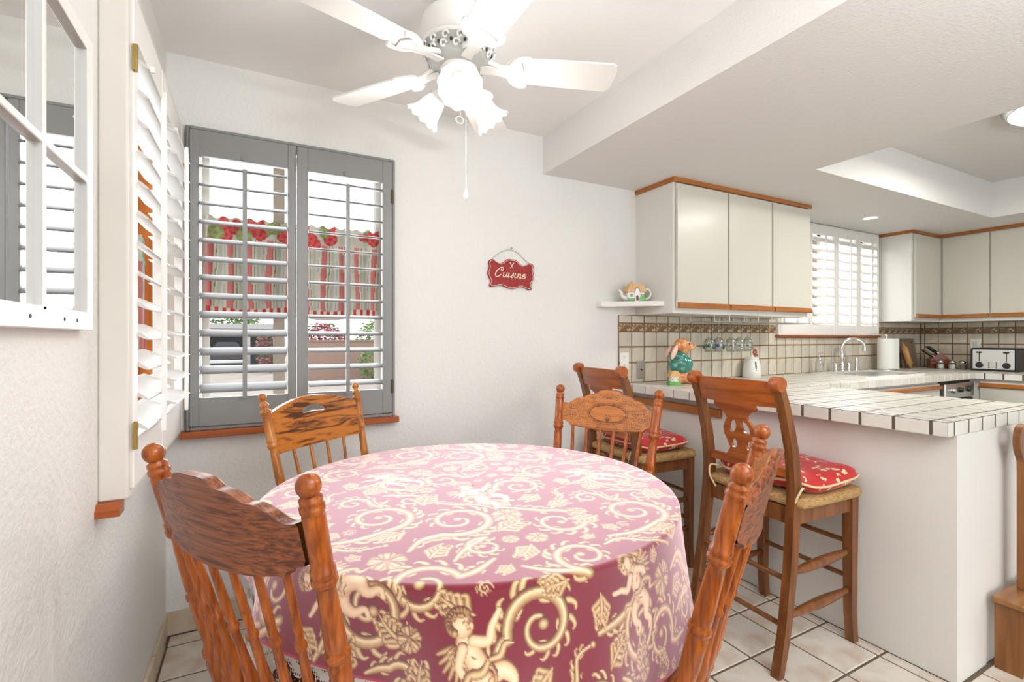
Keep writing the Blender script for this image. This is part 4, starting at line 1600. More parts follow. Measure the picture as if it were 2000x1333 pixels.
def floral():
    m = mat('red_floral_cotton', (.50, .018, .018), .7, sheen=.3, bump=(300, .2, .002))
    nt = m.node_tree
    b = nt.nodes['Principled BSDF']
    tc = _n(nt, 'ShaderNodeTexCoord')
    vo = _n(nt, 'ShaderNodeTexVoronoi')
    vo.inputs['Scale'].default_value = 33
    nz = _n(nt, 'ShaderNodeTexNoise')
    nz.inputs['Scale'].default_value = 60
    add = _n(nt, 'ShaderNodeMixRGB')
    add.inputs[0].default_value = .035
    nt.links.new(tc.outputs['Object'], nz.inputs[0])
    nt.links.new(tc.outputs['Object'], add.inputs[1])
    nt.links.new(nz.outputs['Color'], add.inputs[2])
    nt.links.new(add.outputs[0], vo.inputs['Vector'])
    rp = _n(nt, 'ShaderNodeValToRGB')
    e = rp.color_ramp.elements
    e[0].position, e[0].color = .0, (.62, .42, .16, 1)
    e[1].position, e[1].color = .26, (.70, .58, .38, 1)
    for p, c in ((.28, (.16, .10, .05, 1)), (.33, (.48, .016, .018, 1)), (1.0, (.48, .016, .018, 1))):
        q = e.new(p)
        q.color = c
    rp.color_ramp.interpolation = 'LINEAR'
    nt.links.new(vo.outputs['Distance'], rp.inputs[0])
    nt.links.new(rp.outputs[0], b.inputs['Base Color'])
    return m


M['floral'] = floral()
M['piping'] = mat('cream_piping', (.66, .50, .28), .8, bump=(400, .4, .002))


def make_cushion(label):
    t = thing('seat_cushion', label, 'cushion', group='red floral cushions on the bar stools')
    n, m = 48, 14
    vs, fs = [], []
    for i in range(m + 1):
        ph = -math.pi / 2 + math.pi * i / m
        for k in range(n):
            a = 2 * math.pi * k / n
            cx = math.copysign(abs(math.cos(a)) ** .5, math.cos(a))
            cy = math.copysign(abs(math.sin(a)) ** .5, math.sin(a))
            r = math.cos(ph) ** .35 if math.cos(ph) > 1e-6 else 0
            wob = 1 + .02 * math.sin(5 * a + 1) + .015 * math.sin(3 * a)
            z = .040 * math.sin(ph) * (1 - .25 * (1 - r)) + (.008 * math.sin(4 * a) * r if r > .2 else 0)
            vs.append((cx * .200 * r * wob, cy * .180 * r * wob, z + .040))
    for i in range(m):
        for k in range(n):
            fs.append((i * n + k, i * n + (k + 1) % n, (i + 1) * n + (k + 1) % n, (i + 1) * n + k))
    MB().add(vs, fs, True).build('pad', M['floral'], t)
    ring = [vs[(m // 2) * n + k] for k in range(n)]
    MB().tube([(x * 1.01, y * 1.01, z) for x, y, z in ring], .0042, 8, closed=True).build('piping', M['piping'], t)
    for sx in (-1, 1):
        pts = smooth_path([(sx * .165, -.165, .03), (sx * .180, -.20, .035), (sx * .170, -.215, .0), (sx * .15, -.205, -.04)], 5)
        MB().tube(pts, .004, 6).build('tie', M['piping'], t)
    return t


st1 = make_stool('carved bar stool with cushion, nearest the end of the peninsula')
st1.location = (2.278, -1.128, 0)
st1.scale = (1, 1, 1)
st1.rotation_euler = (0, 0, R(-92))
st2 = copy_tree(st1)
st2['label'] = 'carved bar stool partly hidden behind the forward-facing dining chair'
st2.location = (2.205, -.370, 0)
st2.scale = (1, 1, 1)
st2.rotation_euler = (0, 0, R(-93))
cu1 = make_cushion('red floral cushion on the bar stool nearest the peninsula end')
cu1.location = (2.312, -1.145, .626)
cu1.scale = (1.12, 1.08, 1.15)
cu1.rotation_euler = (0, 0, R(-90))
cu2 = copy_tree(cu1)
cu2['label'] = 'red floral cushion on the bar stool behind the dining chair'
cu2.location = (2.235, -.380, .626)
cu2.scale = (1.05, 1.0, 1.05)
cu2.rotation_euler = (0, 0, R(-97))

# tall-handled step stool at the peninsula end
M['step_z'] = wood('step_stool_wood_upright', (.27, .115, .035), (.15, .055, .015), 'z', coat=.1)
M['step_x'] = wood('step_stool_wood', (.33, .155, .055), (.20, .08, .025), 'x', coat=.1)
stp = thing('step_stool', 'wooden step stool with a tall hand-hole post beside the half wall', 'step stool', (2.755, -1.665, 0))
arch = [(0, 0), (-.075, 0), (-.085, .08), (-.11, .11), (-.16, .11), (-.185, .08), (-.195, 0), (-.27, 0), (-.27, .245), (0, .245)]
for x in (.0, .34):
    MB().prism([arch], x, x + .022, axis='x').build('side_panel', M['step_z'], stp)
MB().box(-.015, .378, -.285, .004, .245, .268, ch=.004).build('step_board', M['step_x'], stp)
ho = smooth_path([(-.028, .27), (-.028, .70), (-.034, .76), (-.060, .80), (-.066, .85), (-.045, .885), (0, .895), (.045, .885), (.066, .85), (.060, .80), (.034, .76), (.028, .70), (.028, .27)], 5)
hh = [(.034 * math.cos(a), .838 + .022 * math.sin(a)) for a in [2 * math.pi * k / 18 for k in range(18)]]
MB().prism([ho, hh], -.012, .010, mtx=Matrix.Translation((.165, -.03, 0))).build('handle_post', M['step_z'], stp)

# ================================================================== CEILING FAN
FX, FY, FZ = 0.911, -0.947, 2.108
M['fan_white'] = mat('fan_white_enamel', (.80, .79, .77), .35, coat=.2)
M['fan_blade'] = mat('fan_blade_white', (.80, .79, .77), .45)
fan = thing('ceiling_fan', 'white five-blade ceiling fan with three glowing lamp shades', 'ceiling fan', (FX, FY, 0))
MB().lathe([(2.400, .058), (2.372, .056), (2.350, .03), (2.345, .012)], seg=28).build('canopy', M['fan_white'], fan)
MB().rod((0, 0, 2.28), (0, 0, 2.36), .011, 14).build('downrod', M['fan_white'], fan)
MB().lathe([(2.300, .014), (2.292, .022), (2.286, .060), (2.272, .095), (2.252, .114), (2.232, .120), (2.170, .122), (2.164, .118)], seg=48).build('motor_housing', M['fan_white'], fan)
MB().lathe([(2.168, .119), (2.164, .126), (2.158, .126), (2.154, .119)], seg=48).build('rim_ring', M['fan_white'], fan)
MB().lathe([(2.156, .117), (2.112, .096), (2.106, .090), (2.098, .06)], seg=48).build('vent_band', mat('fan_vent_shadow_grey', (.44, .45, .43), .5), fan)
fil = MB()
for k in range(16):
    a = 2 * math.pi * k / 16
    c = Vector((math.cos(a), math.sin(a), 0))
    s_ = Vector((-math.sin(a), math.cos(a), 0))
    for sgn in (-1, 1):
        pts = []
        for q in range(12):
            an = q * .55
            rr = .0125 * (1 - q / 15)
            z = 2.133 + sgn * .010 + rr * math.sin(an)
            rad = .117 - (2.156 - z) * .48 + .003
            pts.append(c * rad + s_ * (sgn * .006 + rr * math.cos(an)) + Vector((0, 0, z)))
        fil.tube(pts, .0042, 6)
fil.build('filigree', M['fan_white'], fan)
sl_ = MB()
for k in range(16):
    a = 2 * math.pi * (k + .5) / 16
    c = Vector((math.cos(a), math.sin(a), 0))
    sl_.ball(c * .1065 + Vector((0, 0, 2.134)), .0045, sz=1.5, seg=8, rings=5)
sl_.build('vent_slots', M['dark'], fan)
MB().lathe([(2.104, .055), (2.098, .062), (2.088, .058), (2.082, .050), (2.074, .046), (2.036, .046), (2.028, .040), (2.018, .020)], seg=32).build('switch_cup', M['fan_white'], fan)
BR = .527
for k in range(5):
    a = R(-19.64) + k * R(72)
    mt4 = Matrix.Translation((0, 0, FZ)) @ Matrix.Rotation(a, 4, 'Z')
    tw = mt4 @ Matrix.Rotation(R(-11), 4, 'X')
    iron = MB()
    for sgn in (-1, 1):
        pts = smooth_path([(.07, sgn * .012, .012), (.105, sgn * .020, .004), (.135, sgn * .014, -.004), (.165, sgn * .022, -.006), (.180, sgn * .045, -.006), (.205, sgn * .060, -.006), (.225, sgn * .058, -.006), (.222, sgn * .046, -.006)], 5)
        iron.tube([tw @ Vector(p) for p in pts], [.0085] * (len(pts) - 1) + [.006], 8)
    iron.prism([[(.07, -.018), (.14, -.014), (.168, -.026), (.186, -.048), (.20, -.05), (.215, 0), (.20, .05), (.186, .048), (.168, .026), (.14, .014), (.07, .018)]], -.010, -.004, mtx=tw, axis='z')
    io = iron.build('blade_iron', M['fan_white'], fan)
    o = []
    r0, r1 = .155, BR
    for q in range(7):
        t_ = -math.pi / 2 + math.pi * q / 6
        o.append((r1 - .022 + .022 * math.cos(t_) + .012 * math.sin(t_) * 0, .064 * math.copysign(abs(math.sin(t_)) ** .7, math.sin(t_))))
    o += [(.33, .060), (.21, .054), (.175, .046), (r0, .028), (r0 - .004, 0), (r0, -.028), (.175, -.046), (.21, -.054), (.33, -.060)]
    MB().prism([o], -.003, .003, mtx=tw, axis='z').build('blade', M['fan_blade'], io)
ca = math.atan2(-2.4222 - FY, .3301 - FX) + .03
for k in range(3):
    a = ca + k * R(120)
    d = Vector((math.cos(a), math.sin(a), 0))
    ax = (d * .80 + Vector((0, 0, -.60))).normalized()
    if k:
        ax = (d * .74 + Vector((0, 0, -.67))).normalized()
    st = Vector((0, 0, 2.050)) + d * .040
    arm = MB().rod(st, st + ax * .035, .012, 12)
    arm.lathe([(0, .018), (.004, .024), (.022, .026), (.026, .022)], st + ax * .030, st + ax, 20)
    ao = arm.build('lamp_arm', M['fan_white'], fan)
    s0 = st + ax * .045
    prof = [(0, .023), (.010, .030), (.030, .036), (.050, .040), (.067, .046), (.081, .056), (.088, .061)] if k else [(0, .023), (.012, .031), (.035, .038), (.060, .043), (.080, .050), (.096, .061), (.104, .066)]
    q = Vector((0, 0, 1)).rotation_difference(ax)
    vs, fs = [], []
    seg = 48
    for i, (tt, r) in enumerate(prof):
        for j in range(seg):
            an = 2 * math.pi * j / seg
            ru = (.004 * math.cos(an * 12) if i >= 5 else .0015 * math.cos(an * 12) * (i / 5))
            vs.append(s0 + q @ Vector(((r + ru * .4) * math.cos(an), (r + ru * .4) * math.sin(an), tt + (ru if i == 6 else 0))))
    for i in range(len(prof) - 1):
        for j in range(seg):
            j2 = (j + 1) % seg
            fs.append((i * seg + j, i * seg + j2, (i + 1) * seg + j2, (i + 1) * seg + j))
    MB().add(vs, fs, True).build('lamp_shade', M['lamp_glass'], ao)
    if 'bulb' not in M:
        M['bulb'] = mat('lit_bulb', (.9, .88, .84), .4, emit=((1, .97, .92), 1.0))
    bq = q.to_matrix()
    MB().ball(s0 + ax * .048, .027, sz=1.25, mtx=bq).build('bulb', M['bulb'], ao)
    ld = bpy.data.lights.new('fan_bulb_light', 'POINT')
    ld.energy = 2.7
    ld.shadow_soft_size = .05
    ld.color = (1, .96, .9)
    lo_ = bpy.data.objects.new('fan_bulb_light', ld)
    COL.objects.link(lo_)
    lo_.location = Vector((FX, FY, 0)) + s0 + ax * .17
# pull chains
pc = MB().rod((.004, -.004, 2.035), (.004, -.004, 1.945), .0012, 6)
pc.tube([(.004 + .013 * math.cos(t_), -.004 + .004, 1.934 + .011 * math.sin(t_)) for t_ in [2 * math.pi * k / 20 for k in range(20)]], .0018, 6, closed=True)
pc.build('pull_chain', M['fan_white'], fan, label='short pull chain with a ring')
pc = MB()
for k in range(56):
    pc.ball((.021, -.012, 2.035 - k * .0058), .0018, seg=6, rings=4)
pc.rod((.021, -.012, 2.035), (.021, -.012, 1.712), .0007, 5)
po_ = pc.build('pull_chain', M['chrome'], fan, label='long beaded pull chain')
MB().lathe([(0, .002), (.008, .0075), (.016, .0085), (.026, .006), (.042, .0025)], (.021, -.012, 1.671), None, 12).build('pull_knob', M['ceramic'], po_, label='white teardrop pull')

# ================================================================== WALL SIGN
M['sign_red'] = mat('sign_red_enamel', (.31, .010, .012), .5, var=((30, 30, 30), (.25, .008, .011), .4, .7, 3))
M['sign_line'] = mat('sign_cream_paint', (.88, .76, .56), .5)
sg_ = thing('hanging_sign', 'small red scalloped wall sign lettered Cuisine', 'sign', (1.597, -.004, 1.582))
sg_.rotation_euler = (0, R(1.5), 0)
half = [(0, .083), (.030, .080), (.052, .062), (.070, .055), (.095, .062), (.115, .072), (.135, .068), (.143, .052), (.138, .035), (.144, .010), (.146, -.010), (.134, -.035), (.128, -.052), (.134, -.072), (.122, -.080), (.095, -.074), (.070, -.066), (.045, -.072), (.02, -.080), (0, -.082)]
sm = smooth_path(half, 4)
outl = sm + [(-x, z) for x, z in reversed(sm)][1:-1]
MB().prism([outl], -.008, 0).build('board', M['sign_red'], sg_)
MB().tube([(x * .955, -.009, z * .93) for x, z in outl], .0013, 6, closed=True).build('border_line', M['sign_line'], sg_)
LT = {'C': [[(1.35, 1.25), (1.50, 1.60), (1.25, 1.92), (.75, 1.75), (.25, 1.10), (.10, .45), (.40, .02), (.90, .10), (1.30, .50)], [(1.35, 1.25), (1.10, 1.35), (1.05, 1.6)]],
      'u': [[(0, .75), (.12, .95), (.10, .40), (.25, .03), (.55, .15), (.80, .60), (.86, .95)], [(.86, .95), (.80, .40), (.88, .05), (1.15, .20)]],
      'i': [[(0, .75), (.12, .95), (.08, .35), (.20, .03), (.45, .20)], [(.22, 1.36), (.24, 1.38)]],
      's': [[(-.05, .15), (.25, .50), (.42, 1.0), (.46, .70), (.52, .30), (.35, .02), (.08, .10)]],
      'n': [[(.02, .75), (.14, .95), (.10, .45), (.06, .02)], [(.08, .40), (.35, .85), (.60, .92), (.66, .60), (.62, .15), (.75, .02), (.98, .20)]],
      'e': [[(.08, .42), (.45, .55), (.58, .82), (.40, .98), (.15, .75), (.06, .35), (.25, .02), (.58, .12), (.85, .45)]]}
let = MB()
px_, hgt = -.108, .0285
for ch, adv in zip('Cuisine', (1.72, 1.16, .64, .78, .64, 1.10, .9)):
    for st_ in LT[ch]:
        p = smooth_path([((x + .28 * y) * hgt + px_, -.0092, (y - .75) * hgt) for x, y in st_], 6)
        n_ = len(p)
        rr = [.0034 - .0012 * abs(math.sin(math.pi * 2 * k / max(n_ - 1, 1))) for k in range(n_)]
        let.tube(p, rr, 6, flat=(0, 1, 0))
    px_ += adv * hgt
let.build('lettering', M['sign_line'], sg_, label='cream script reading Cuisine')
ut = MB()
for s1 in (-1, 1):
    ut.tube([(-s1 * .010, -.009, .030), (0, -.009, .045), (s1 * .012, -.009, .064)], [.0016, .0018, .0036], 6)
ut.build('crossed_utensils', M['sign_line'], sg_)
MB().tube(smooth_path([(-.120, -.005, .068), (-.085, -.004, .108), (-.030, -.003, .135), (0, -.003, .138), (.040, -.003, .125), (.08, -.003, .095), (.122, -.005, .066)], 6), .0016, 6).build('hanging_wire', M['steel'], sg_)
MB().rod((0, .004, .150), (0, -.010, .146), .0022, 8).ball((0, -.010, .146), .004).rod((0, -.006, .132), (0, -.006, .152), .002, 6).build('hook', M['steel'], sg_)

# ================================================================== WINE GLASSES AND RACK
rk = thing('glass_rack', 'wire wine-glass rack under the three-door cabinet', 'rack', (2.93, -.19, 1.371))
for x in np.linspace(0, 1.02, 8):
    rkm = MB().rod((x, -.085, -.042), (x, .11, -.042), .0025, 6)
    for y in (-.085, .11):
        rkm.rod((x, y, -.042), (x, y, 0), .0025, 6)
    rkm.build('wire_rail', M['steel'], rk)
MB().rod((0, -.085, -.042), (1.02, -.085, -.042), .003, 6).rod((0, .11, -.042), (1.02, .11, -.042), .003, 6).build('cross_wire', M['steel'], rk)
M['charm_green'] = mat('green_painted_glass', (.03, .10, .06), .3)
M['charm_blue'] = mat('blue_painted_glass', (.06, .09, .30), .3)


def wine_glass(label, loc, deco=None):
    t = thing('wine_glass', label, 'wine glass', loc, group='wine glasses hanging from the rack')
    bowl = [(-.138, .006), (-.148, .015), (-.162, .028), (-.180, .034), (-.205, .034), (-.240, .029), (-.241, .0275), (-.205, .0325), (-.180, .0325), (-.162, .0265), (-.149, .012)]
    MB().lathe([(-.042, .034), (-.045, .034), (-.048, .010), (-.054, .0042), (-.13, .0038)] + bowl, seg=20).build('glass_body', M['goblet'], t)
    if deco:
        for k in range(5):
            a = k * 1.26
            MB().ball((.033 * math.cos(a), .033 * math.sin(a), -.207 + .008 * (k % 2)), .010, sx=.9, sy=.9, sz=1.4, seg=8, rings=6).build('painted_leaf', M[deco] if k % 2 else M['charm_green'], t)
    return t


wine_glass('hanging wine glass with dark green painted leaves, first on the rack', (2.985, -.19, 1.371), 'charm_green')
wine_glass('hanging wine glass with a blue painted flower', (3.075, -.19, 1.371), 'charm_blue')
wine_glass('plain hanging wine glass next to the blue painted one', (3.185, -.20, 1.371))
wine_glass('plain hanging wine glass in the middle of the three clear ones', (3.285, -.19, 1.371))
wine_glass('plain hanging wine glass farthest from the painted ones', (3.385, -.18, 1.371))

# ================================================================== COUNTER THINGS
ORG = mat('orange_rabbit_glaze', (.62, .19, .035), .3, var=((40, 40, 40), (.80, .48, .22), .45, .7, 4), coat=.5)
TEAL = mat('teal_glaze', (.012, .17, .125), .18, var=((25, 25, 25), (.03, .30, .22), .45, .75, 3), coat=.8)
PINK = mat('pink_glaze', (.80, .52, .44), .3, coat=.5)
GREEN = mat('leaf_green_glaze', (.07, .30, .03), .3, var=((40, 40, 40), (.15, .45, .08), .4, .7, 3), coat=.5)
ROOF = mat('straw_roof_glaze', (.74, .45, .20), .4, var=((50, 50, 90), (.60, .34, .13), .4, .7, 3))
STONE = mat('grey_stone_glaze', (.35, .35, .34), .5)
# rabbit jar
rb = thing('rabbit_cookie_jar', 'ceramic orange rabbit jar in a teal jacket on the counter corner', 'jar', (2.715, -.185, ZT), R(-20))


def blob(pts, m, name, parent, mtx=None):
    mb = MB()
    for c, r, sx, sy, sz in pts:
        mb.ball(c, r, sx, sy, sz, seg=18, rings=12)
    o = mb.build(name, m, parent)
    rm = o.modifiers.new('merge', 'REMESH')
    rm.mode = 'VOXEL'
    rm.voxel_size = .005
    rm.use_smooth_shade = True
    sm_ = o.modifiers.new('soft', 'SMOOTH')
    sm_.iterations = 5
    return o


blob([((.01, 0, .045), .062, 1.15, 1, .75), ((-.035, -.035, .022), .030, 1.5, 1, .8), ((.055, -.030, .022), .030, 1.3, 1, .8), ((.0, 0, .10), .058, 1, .95, 1.1)], ORG, 'body', rb)
blob([((.0, -.005, .118), .060, 1.08, 1, .95), ((-.012, -.012, .160), .046, 1.15, 1, .75), ((.040, -.030, .115), .028, .9, 1, 1.5), ((-.048, -.028, .105), .026, .9, 1, 1.4), ((.004, -.03, .085), .045, 1.1, .8, .6)], TEAL, 'jacket', rb)
hd = blob([((.015, -.012, .225), .045, 1.15, .95, .95), ((.050, -.022, .217), .028, 1.2, .9, .85), ((.018, -.005, .190), .032, 1, 1, 1)], ORG, 'head', rb)
MB().ball((.030, -.054, .236), .0075, sy=.5).build('eye', M['ceramic'], hd)
MB().ball((.031, -.058, .236), .0048, sy=.5).build('pupil', M['black'], hd)
MB().ball((.083, -.026, .222), .008).build('nose', PINK, hd)
for sy_, lab in ((-.040, None), (.030, None)):
    er = MB().ball((-.050, sy_, .185), .020, sx=.8, sy=.45, sz=2.3, mtx=Matrix.Rotation(R(22), 3, 'Y')).build('ear', PINK, hd)
MB().ball((.072, .015, .060), .026, sx=.6, sz=1.3).ball((.078, 0, .035), .02).build('leaf_base', GREEN, rb)
rb.scale = (1.1, 1.1, 1.08)
# small cottage
ct = thing('cottage_ornament', 'tiny ceramic cottage with green garden in front of the rabbit jar', 'ornament', (2.605, -.245, ZT), R(-25))
MB().prism([[(-.045, 0), (.045, 0), (.040, .026), (-.040, .026)]], -.03, .03).build('garden', GREEN, ct)
MB().box(-.030, .030, -.026, .026, .02, .060, ch=.004).build('walls', M['ceramic'], ct)
MB().prism([[(-.040, .056), (.040, .056), (.022, .098), (-.022, .098)]], -.032, .032).build('roof', ROOF, ct)
MB().box(-.008, .008, -.029, -.024, .022, .052).build('door', M['ceramic'], ct)
for x in (-.020, .020):
    MB().box(x - .005, x + .005, -.028, -.025, .034, .046).build('window', STONE, ct)
ct.scale = (.85, .85, .9)
# cottage teapot on the shelf
tp = thing('cottage_teapot', 'cottage-shaped ceramic teapot on the corner shelf', 'teapot', (2.415, -.105, 1.449), R(-20))
MB().box(-.055, .055, -.035, .035, .0, .062, ch=.008).build('walls', M['ceramic'], tp)
MB().box(-.058, -.012, -.038, -.030, .0, .020, ch=.005).box(.012, .058, -.038, -.030, .0, .026, ch=.005).ball((.045, -.034, .032), .014, sy=.4).build('garden', GREEN, tp)
MB().prism([[(-.062, .058), (.062, .058), (.044, .100), (-.044, .100)]], -.042, .042).build('roof', ROOF, tp)
MB().prism([[(-.040, .100), (.040, .100), (.034, .112), (-.034, .112)]], -.022, .022).ball((-.020, 0, .118), .009).build('lid', ROOF, tp)
MB().prism([[(-.013, .0), (.013, .0), (.013, .070), (.0, .086), (-.013, .070)]], -.045, -.034).build('gable', M['ceramic'], tp)
MB().prism([[(-.008, .004), (.008, .004), (.008, .030), (.0, .038), (-.008, .030)]], -.047, -.0445).build('door', mat('brown_door_glaze', (.12, .05, .03), .4), tp)
MB().tube([(.014 * math.cos(t_), -.0455, .066 + .017 * math.sin(t_)) for t_ in np.linspace(0, math.pi, 10)], .003, 6).build('arch', STONE, tp)
for x in (-.034, .034):
    MB().box(x - .009, x + .009, -.0375, -.034, .028, .046).build('window', STONE, tp)
MB().tube(smooth_path([(-.050, 0, .018), (-.078, 0, .032), (-.088, 0, .058), (-.104, 0, .072)], 5), [.014] * 5 + [.011] * 5 + [.008] * 5 + [.007], 10).build('spout', M['ceramic'], tp)
MB().tube(smooth_path([(.055, 0, .068), (.085, 0, .080), (.105, 0, .055), (.092, 0, .025), (.055, 0, .012)], 5), .0075, 10).build('handle', M['ceramic'], tp)
# canister with black motif
cn = thing('ceramic_canister', 'white ceramic canister with a dark painted motif by the backsplash', 'canister', (3.56, -.085, ZT))
MB().lathe([(0, .060), (.004, .064), (.05, .063), (.10, .057), (.130, .050), (.135, .046)], seg=28).build('jar', M['ceramic'], cn)
MB().lathe([(.135, .047), (.140, .050), (.148, .044), (.152, .010), (.160, .010), (.166, .004)], seg=28).build('lid', M['ceramic'], cn)
pm = MB()
for z, w_ in ((.055, .004), (.068, .006), (.080, .009), (.092, .007), (.104, .009), (.116, .005)):
    an = R(-115)
    r_ = interp(z, [0, .05, .10, .13], [.064, .063, .057, .050])
    pm.ball((r_ * math.cos(an), r_ * math.sin(an), z), w_, sx=.8, sy=.35, sz=1.2, seg=8, rings=6)
pm.build('painted_motif', M['black'], cn)
# soap bottle
sb = thing('soap_dispenser', 'clear glass soap pump bottle left of the faucet', 'soap dispenser', (4.40, -.09, ZT))
MB().lathe([(0, .028), (.003, .032), (.085, .030), (.105, .016), (.112, .013)], seg=20).build('bottle', M['goblet'], sb)
MB().lathe([(.112, .014), (.128, .014), (.130, .004), (.160, .004), (.162, .009), (.170, .009)], seg=14).rod((0, 0, .166), (.050, -.012, .164), .0035, 8).build('pump', M['chrome'], sb)
# sink and faucet
sk = thing('kitchen_sink', 'white drop-in sink set into the tiled counter', 'sink', (4.62, -.335, ZT))
ro = [(x * .42, y * .235) for x, y in [(math.copysign(abs(math.cos(a)) ** .2, math.cos(a)), math.copysign(abs(math.sin(a)) ** .2, math.sin(a))) for a in np.linspace(0, 2 * math.pi, 48, endpoint=False)]]
ri = [(x * .91, y * .80 - .015) for x, y in ro]
MB().prism([ro, ri], .0, .014, axis='z').build('rim', M['ceramic'], sk)
MB().prism([ri], -.003, .002, axis='z').build('basin', M['steel'], sk)
fc = thing('kitchen_faucet', 'chrome gooseneck faucet with cross handles below the window', 'faucet', (4.735, -.085, ZT + .001))
MB().box(-.12, .14, -.026, .026, 0, .012, ch=.005).build('deck_plate', M['chrome'], fc)
MB().lathe([(.012, .024), (.03, .016), (.05, .022), (.075, .024), (.10, .014), (.16, .012)], seg=18).build('column', M['chrome'], fc)
MB().tube(smooth_path([(0, 0, .15), (-.005, -.0, .215), (.025, -.03, .272), (.085, -.075, .278), (.125, -.105, .235), (.128, -.107, .205)], 8), .0115, 12).lathe([(0, .016), (.03, .017)], (.128, -.107, .180), None, 14).build('spout', M['chrome'], fc)
for x in (-.095, .10):
    hm = MB().lathe([(.012, .020), (.03, .012), (.05, .018), (.068, .014), (.075, .008)], (x, 0, 0), None, 14)
    hm.rod((x - .028, 0, .078), (x + .028, 0, .078), .006, 8).rod((x, -.028, .078), (x, .028, .078), .006, 8)
    hm.build('cross_handle', M['chrome'], fc)
MB().lathe([(.0, .016), (.02, .012), (.07, .013), (.10, .016), (.125, .010)], (.20, -.01, 0), None, 14).build('side_spray', M['chrome'], fc)
# paper towels
pt = thing('paper_towel_roll', 'upright roll of white paper towels beside the corner cabinet', 'paper towels', (5.33, -.14, ZT))
MB().lathe([(0, .075), (.008, .075), (.010, .070)], seg=28).rod((0, 0, .0), (0, 0, .31), .006, 10).ball((0, 0, .312), .012).build('holder', M['chrome'], pt)
MB().lathe([(.011, .066), (.285, .066)], seg=36).box(.0, .075, -.0675, -.0655, .011, .285).build('roll', mat('paper', (.82, .82, .80), .9, bump=(120, .2, .002)), pt)
# cutting boards, rolling pin, knife block, jars
M['board'] = wood('cutting_board_wood', (.23, .16, .105), (.16, .11, .07), 'z', coat=0)
M['light_wood'] = wood('light_rolling_pin_wood', (.56, .31, .12), (.44, .22, .08), 'z', coat=0)
cb = thing('cutting_board', 'dark wooden cutting board leaning on the corner tiles', 'cutting board', (5.95, -.06, ZT))
mtl = Matrix.Rotation(R(-7), 4, 'X')
MB().prism([[(-.13, .004), (.13, .004), (.13, .27), (.10, .285), (-.10, .285), (-.13, .27)], [(.07 + .018 * math.cos(a), .245 + .012 * math.sin(a)) for a in np.linspace(0, 6.28, 12, endpoint=False)]], -.012, .008, mtx=mtl).build('board', M['board'], cb)
rp_ = thing('rolling_pin', 'pale wooden rolling pin leaning beside the paper towels', 'rolling pin', (5.76, -.125, ZT))
MB().lathe([(0, .010), (.03, .013), (.035, .024), (.20, .024), (.205, .013), (.235, .010)], (0.05, 0, .008), (.0, .045, .25), 16).build('pin', M['light_wood'], rp_)
kb = thing('knife_block', 'slanted wooden knife block with steel-bolstered knives in the corner', 'knife block', (6.12, -.20, ZT), R(-50))
km = Matrix.Rotation(R(-58), 4, 'Y')
MB().prism([[(-.06, .0), (.115, .0), (.115, .055), (.02, .150), (-.06, .085)]], -.045, .045).build('block', wood('knife_block_wood', (.22, .055, .018), (.14, .03, .01), 'x'), kb)
for i in range(3):
    for j in range(2):
        y = -.028 + i * .028
        o0 = Vector((-.025 + j * .035, y, .108 + j * .032))
        dr = Vector((-.62, 0, .52)).normalized()
        knf = MB().rod(o0, o0 + dr * .020, .008, 8)
        kn = knf.build('bolster', M['chrome'], kb)
        MB().tube([o0 + dr * .02, o0 + dr * .06, o0 + dr * .105], [.0085, .010, .009], 8).build('knife_handle', M['black'] if (i + j) % 2 else M['board'], kb)
for k, (x, y, lab) in enumerate(((6.04, -.175 - .165, 'nickel-lidded glass spice jar nearest the knife block'), (6.06, -.42, 'nickel-lidded glass spice jar in the middle of the three'), (6.07, -.49, 'nickel-lidded glass spice jar nearest the toaster'))):
    t = thing('spice_jar', lab, 'jar', (x - .02, y + .07, ZT), group='spice jars in the corner')
    MB().lathe([(0, .026), (.003, .029), (.05, .028), (.058, .022)], seg=18).build('jar', M['goblet'], t)
    MB().lathe([(.004, .024), (.045, .024)], seg=16).build('contents', M['ceramic'] if k < 2 else M['board'], t)
    MB().lathe([(.058, .023), (.062, .025), (.075, .024), (.082, .014), (.086, .004)], seg=18).build('lid', M['chrome'], t)
# toaster
ts = thing('toaster', 'stainless four-slice toaster with black dials on the side counter', 'toaster', (6.08, -.645, ZT))
MB().box(-.085, .155, -.140, .140, .012, .195, ch=.018).build('shell', M['steel'], ts)
MB().box(-.088, -.070, -.150, -.138, .006, .198, ch=.004).box(-.088, -.070, .138, .150, .006, .198, ch=.004).box(-.075, .160, -.152, -.138, .004, .190, ch=.01).box(-.075, .160, .138, .152, .004, .190, ch=.01).box(-.09, .16, -.148, .148, 0, .012).box(-.086, .155, -.146, .146, .192, .202, ch=.004).build('end_caps', M['black'], ts)
MB().box(-.094, -.084, -.136, .136, .016, .190, ch=.004).build('front_plate', mat('satin_steel_front', (.78, .78, .77), .35, metal=.6), ts)
for y in (.088, -.088):
    MB().lathe([(0, .026), (.010, .024), (.014, .018)], (-.094, y, .052), (-1, y, .052), 18).build('dial', M['black'], ts)
    MB().box(-.112, -.094, y - .020, y + .020, .158, .170, ch=.005).build('lever', M['black'], ts)
    MB().box(-.0955, -.0935, y - .003, y + .003, .085, .158).build('lever_slot', M['dark'], ts)
    for q in range(4):
        MB().lathe([(0, .0045), (.004, .004)], (-.094, y * .28, .032 + q * .014), (-1, y * .28, .032 + q * .014), 8).build('button', M['black'], ts)
for y in (-.06, .06):
    for x in (.0, .07):
        MB().box(x - .012, x + .012, y - .055, y + .055, .2021, .2031).build('slot', M['dark'], ts)

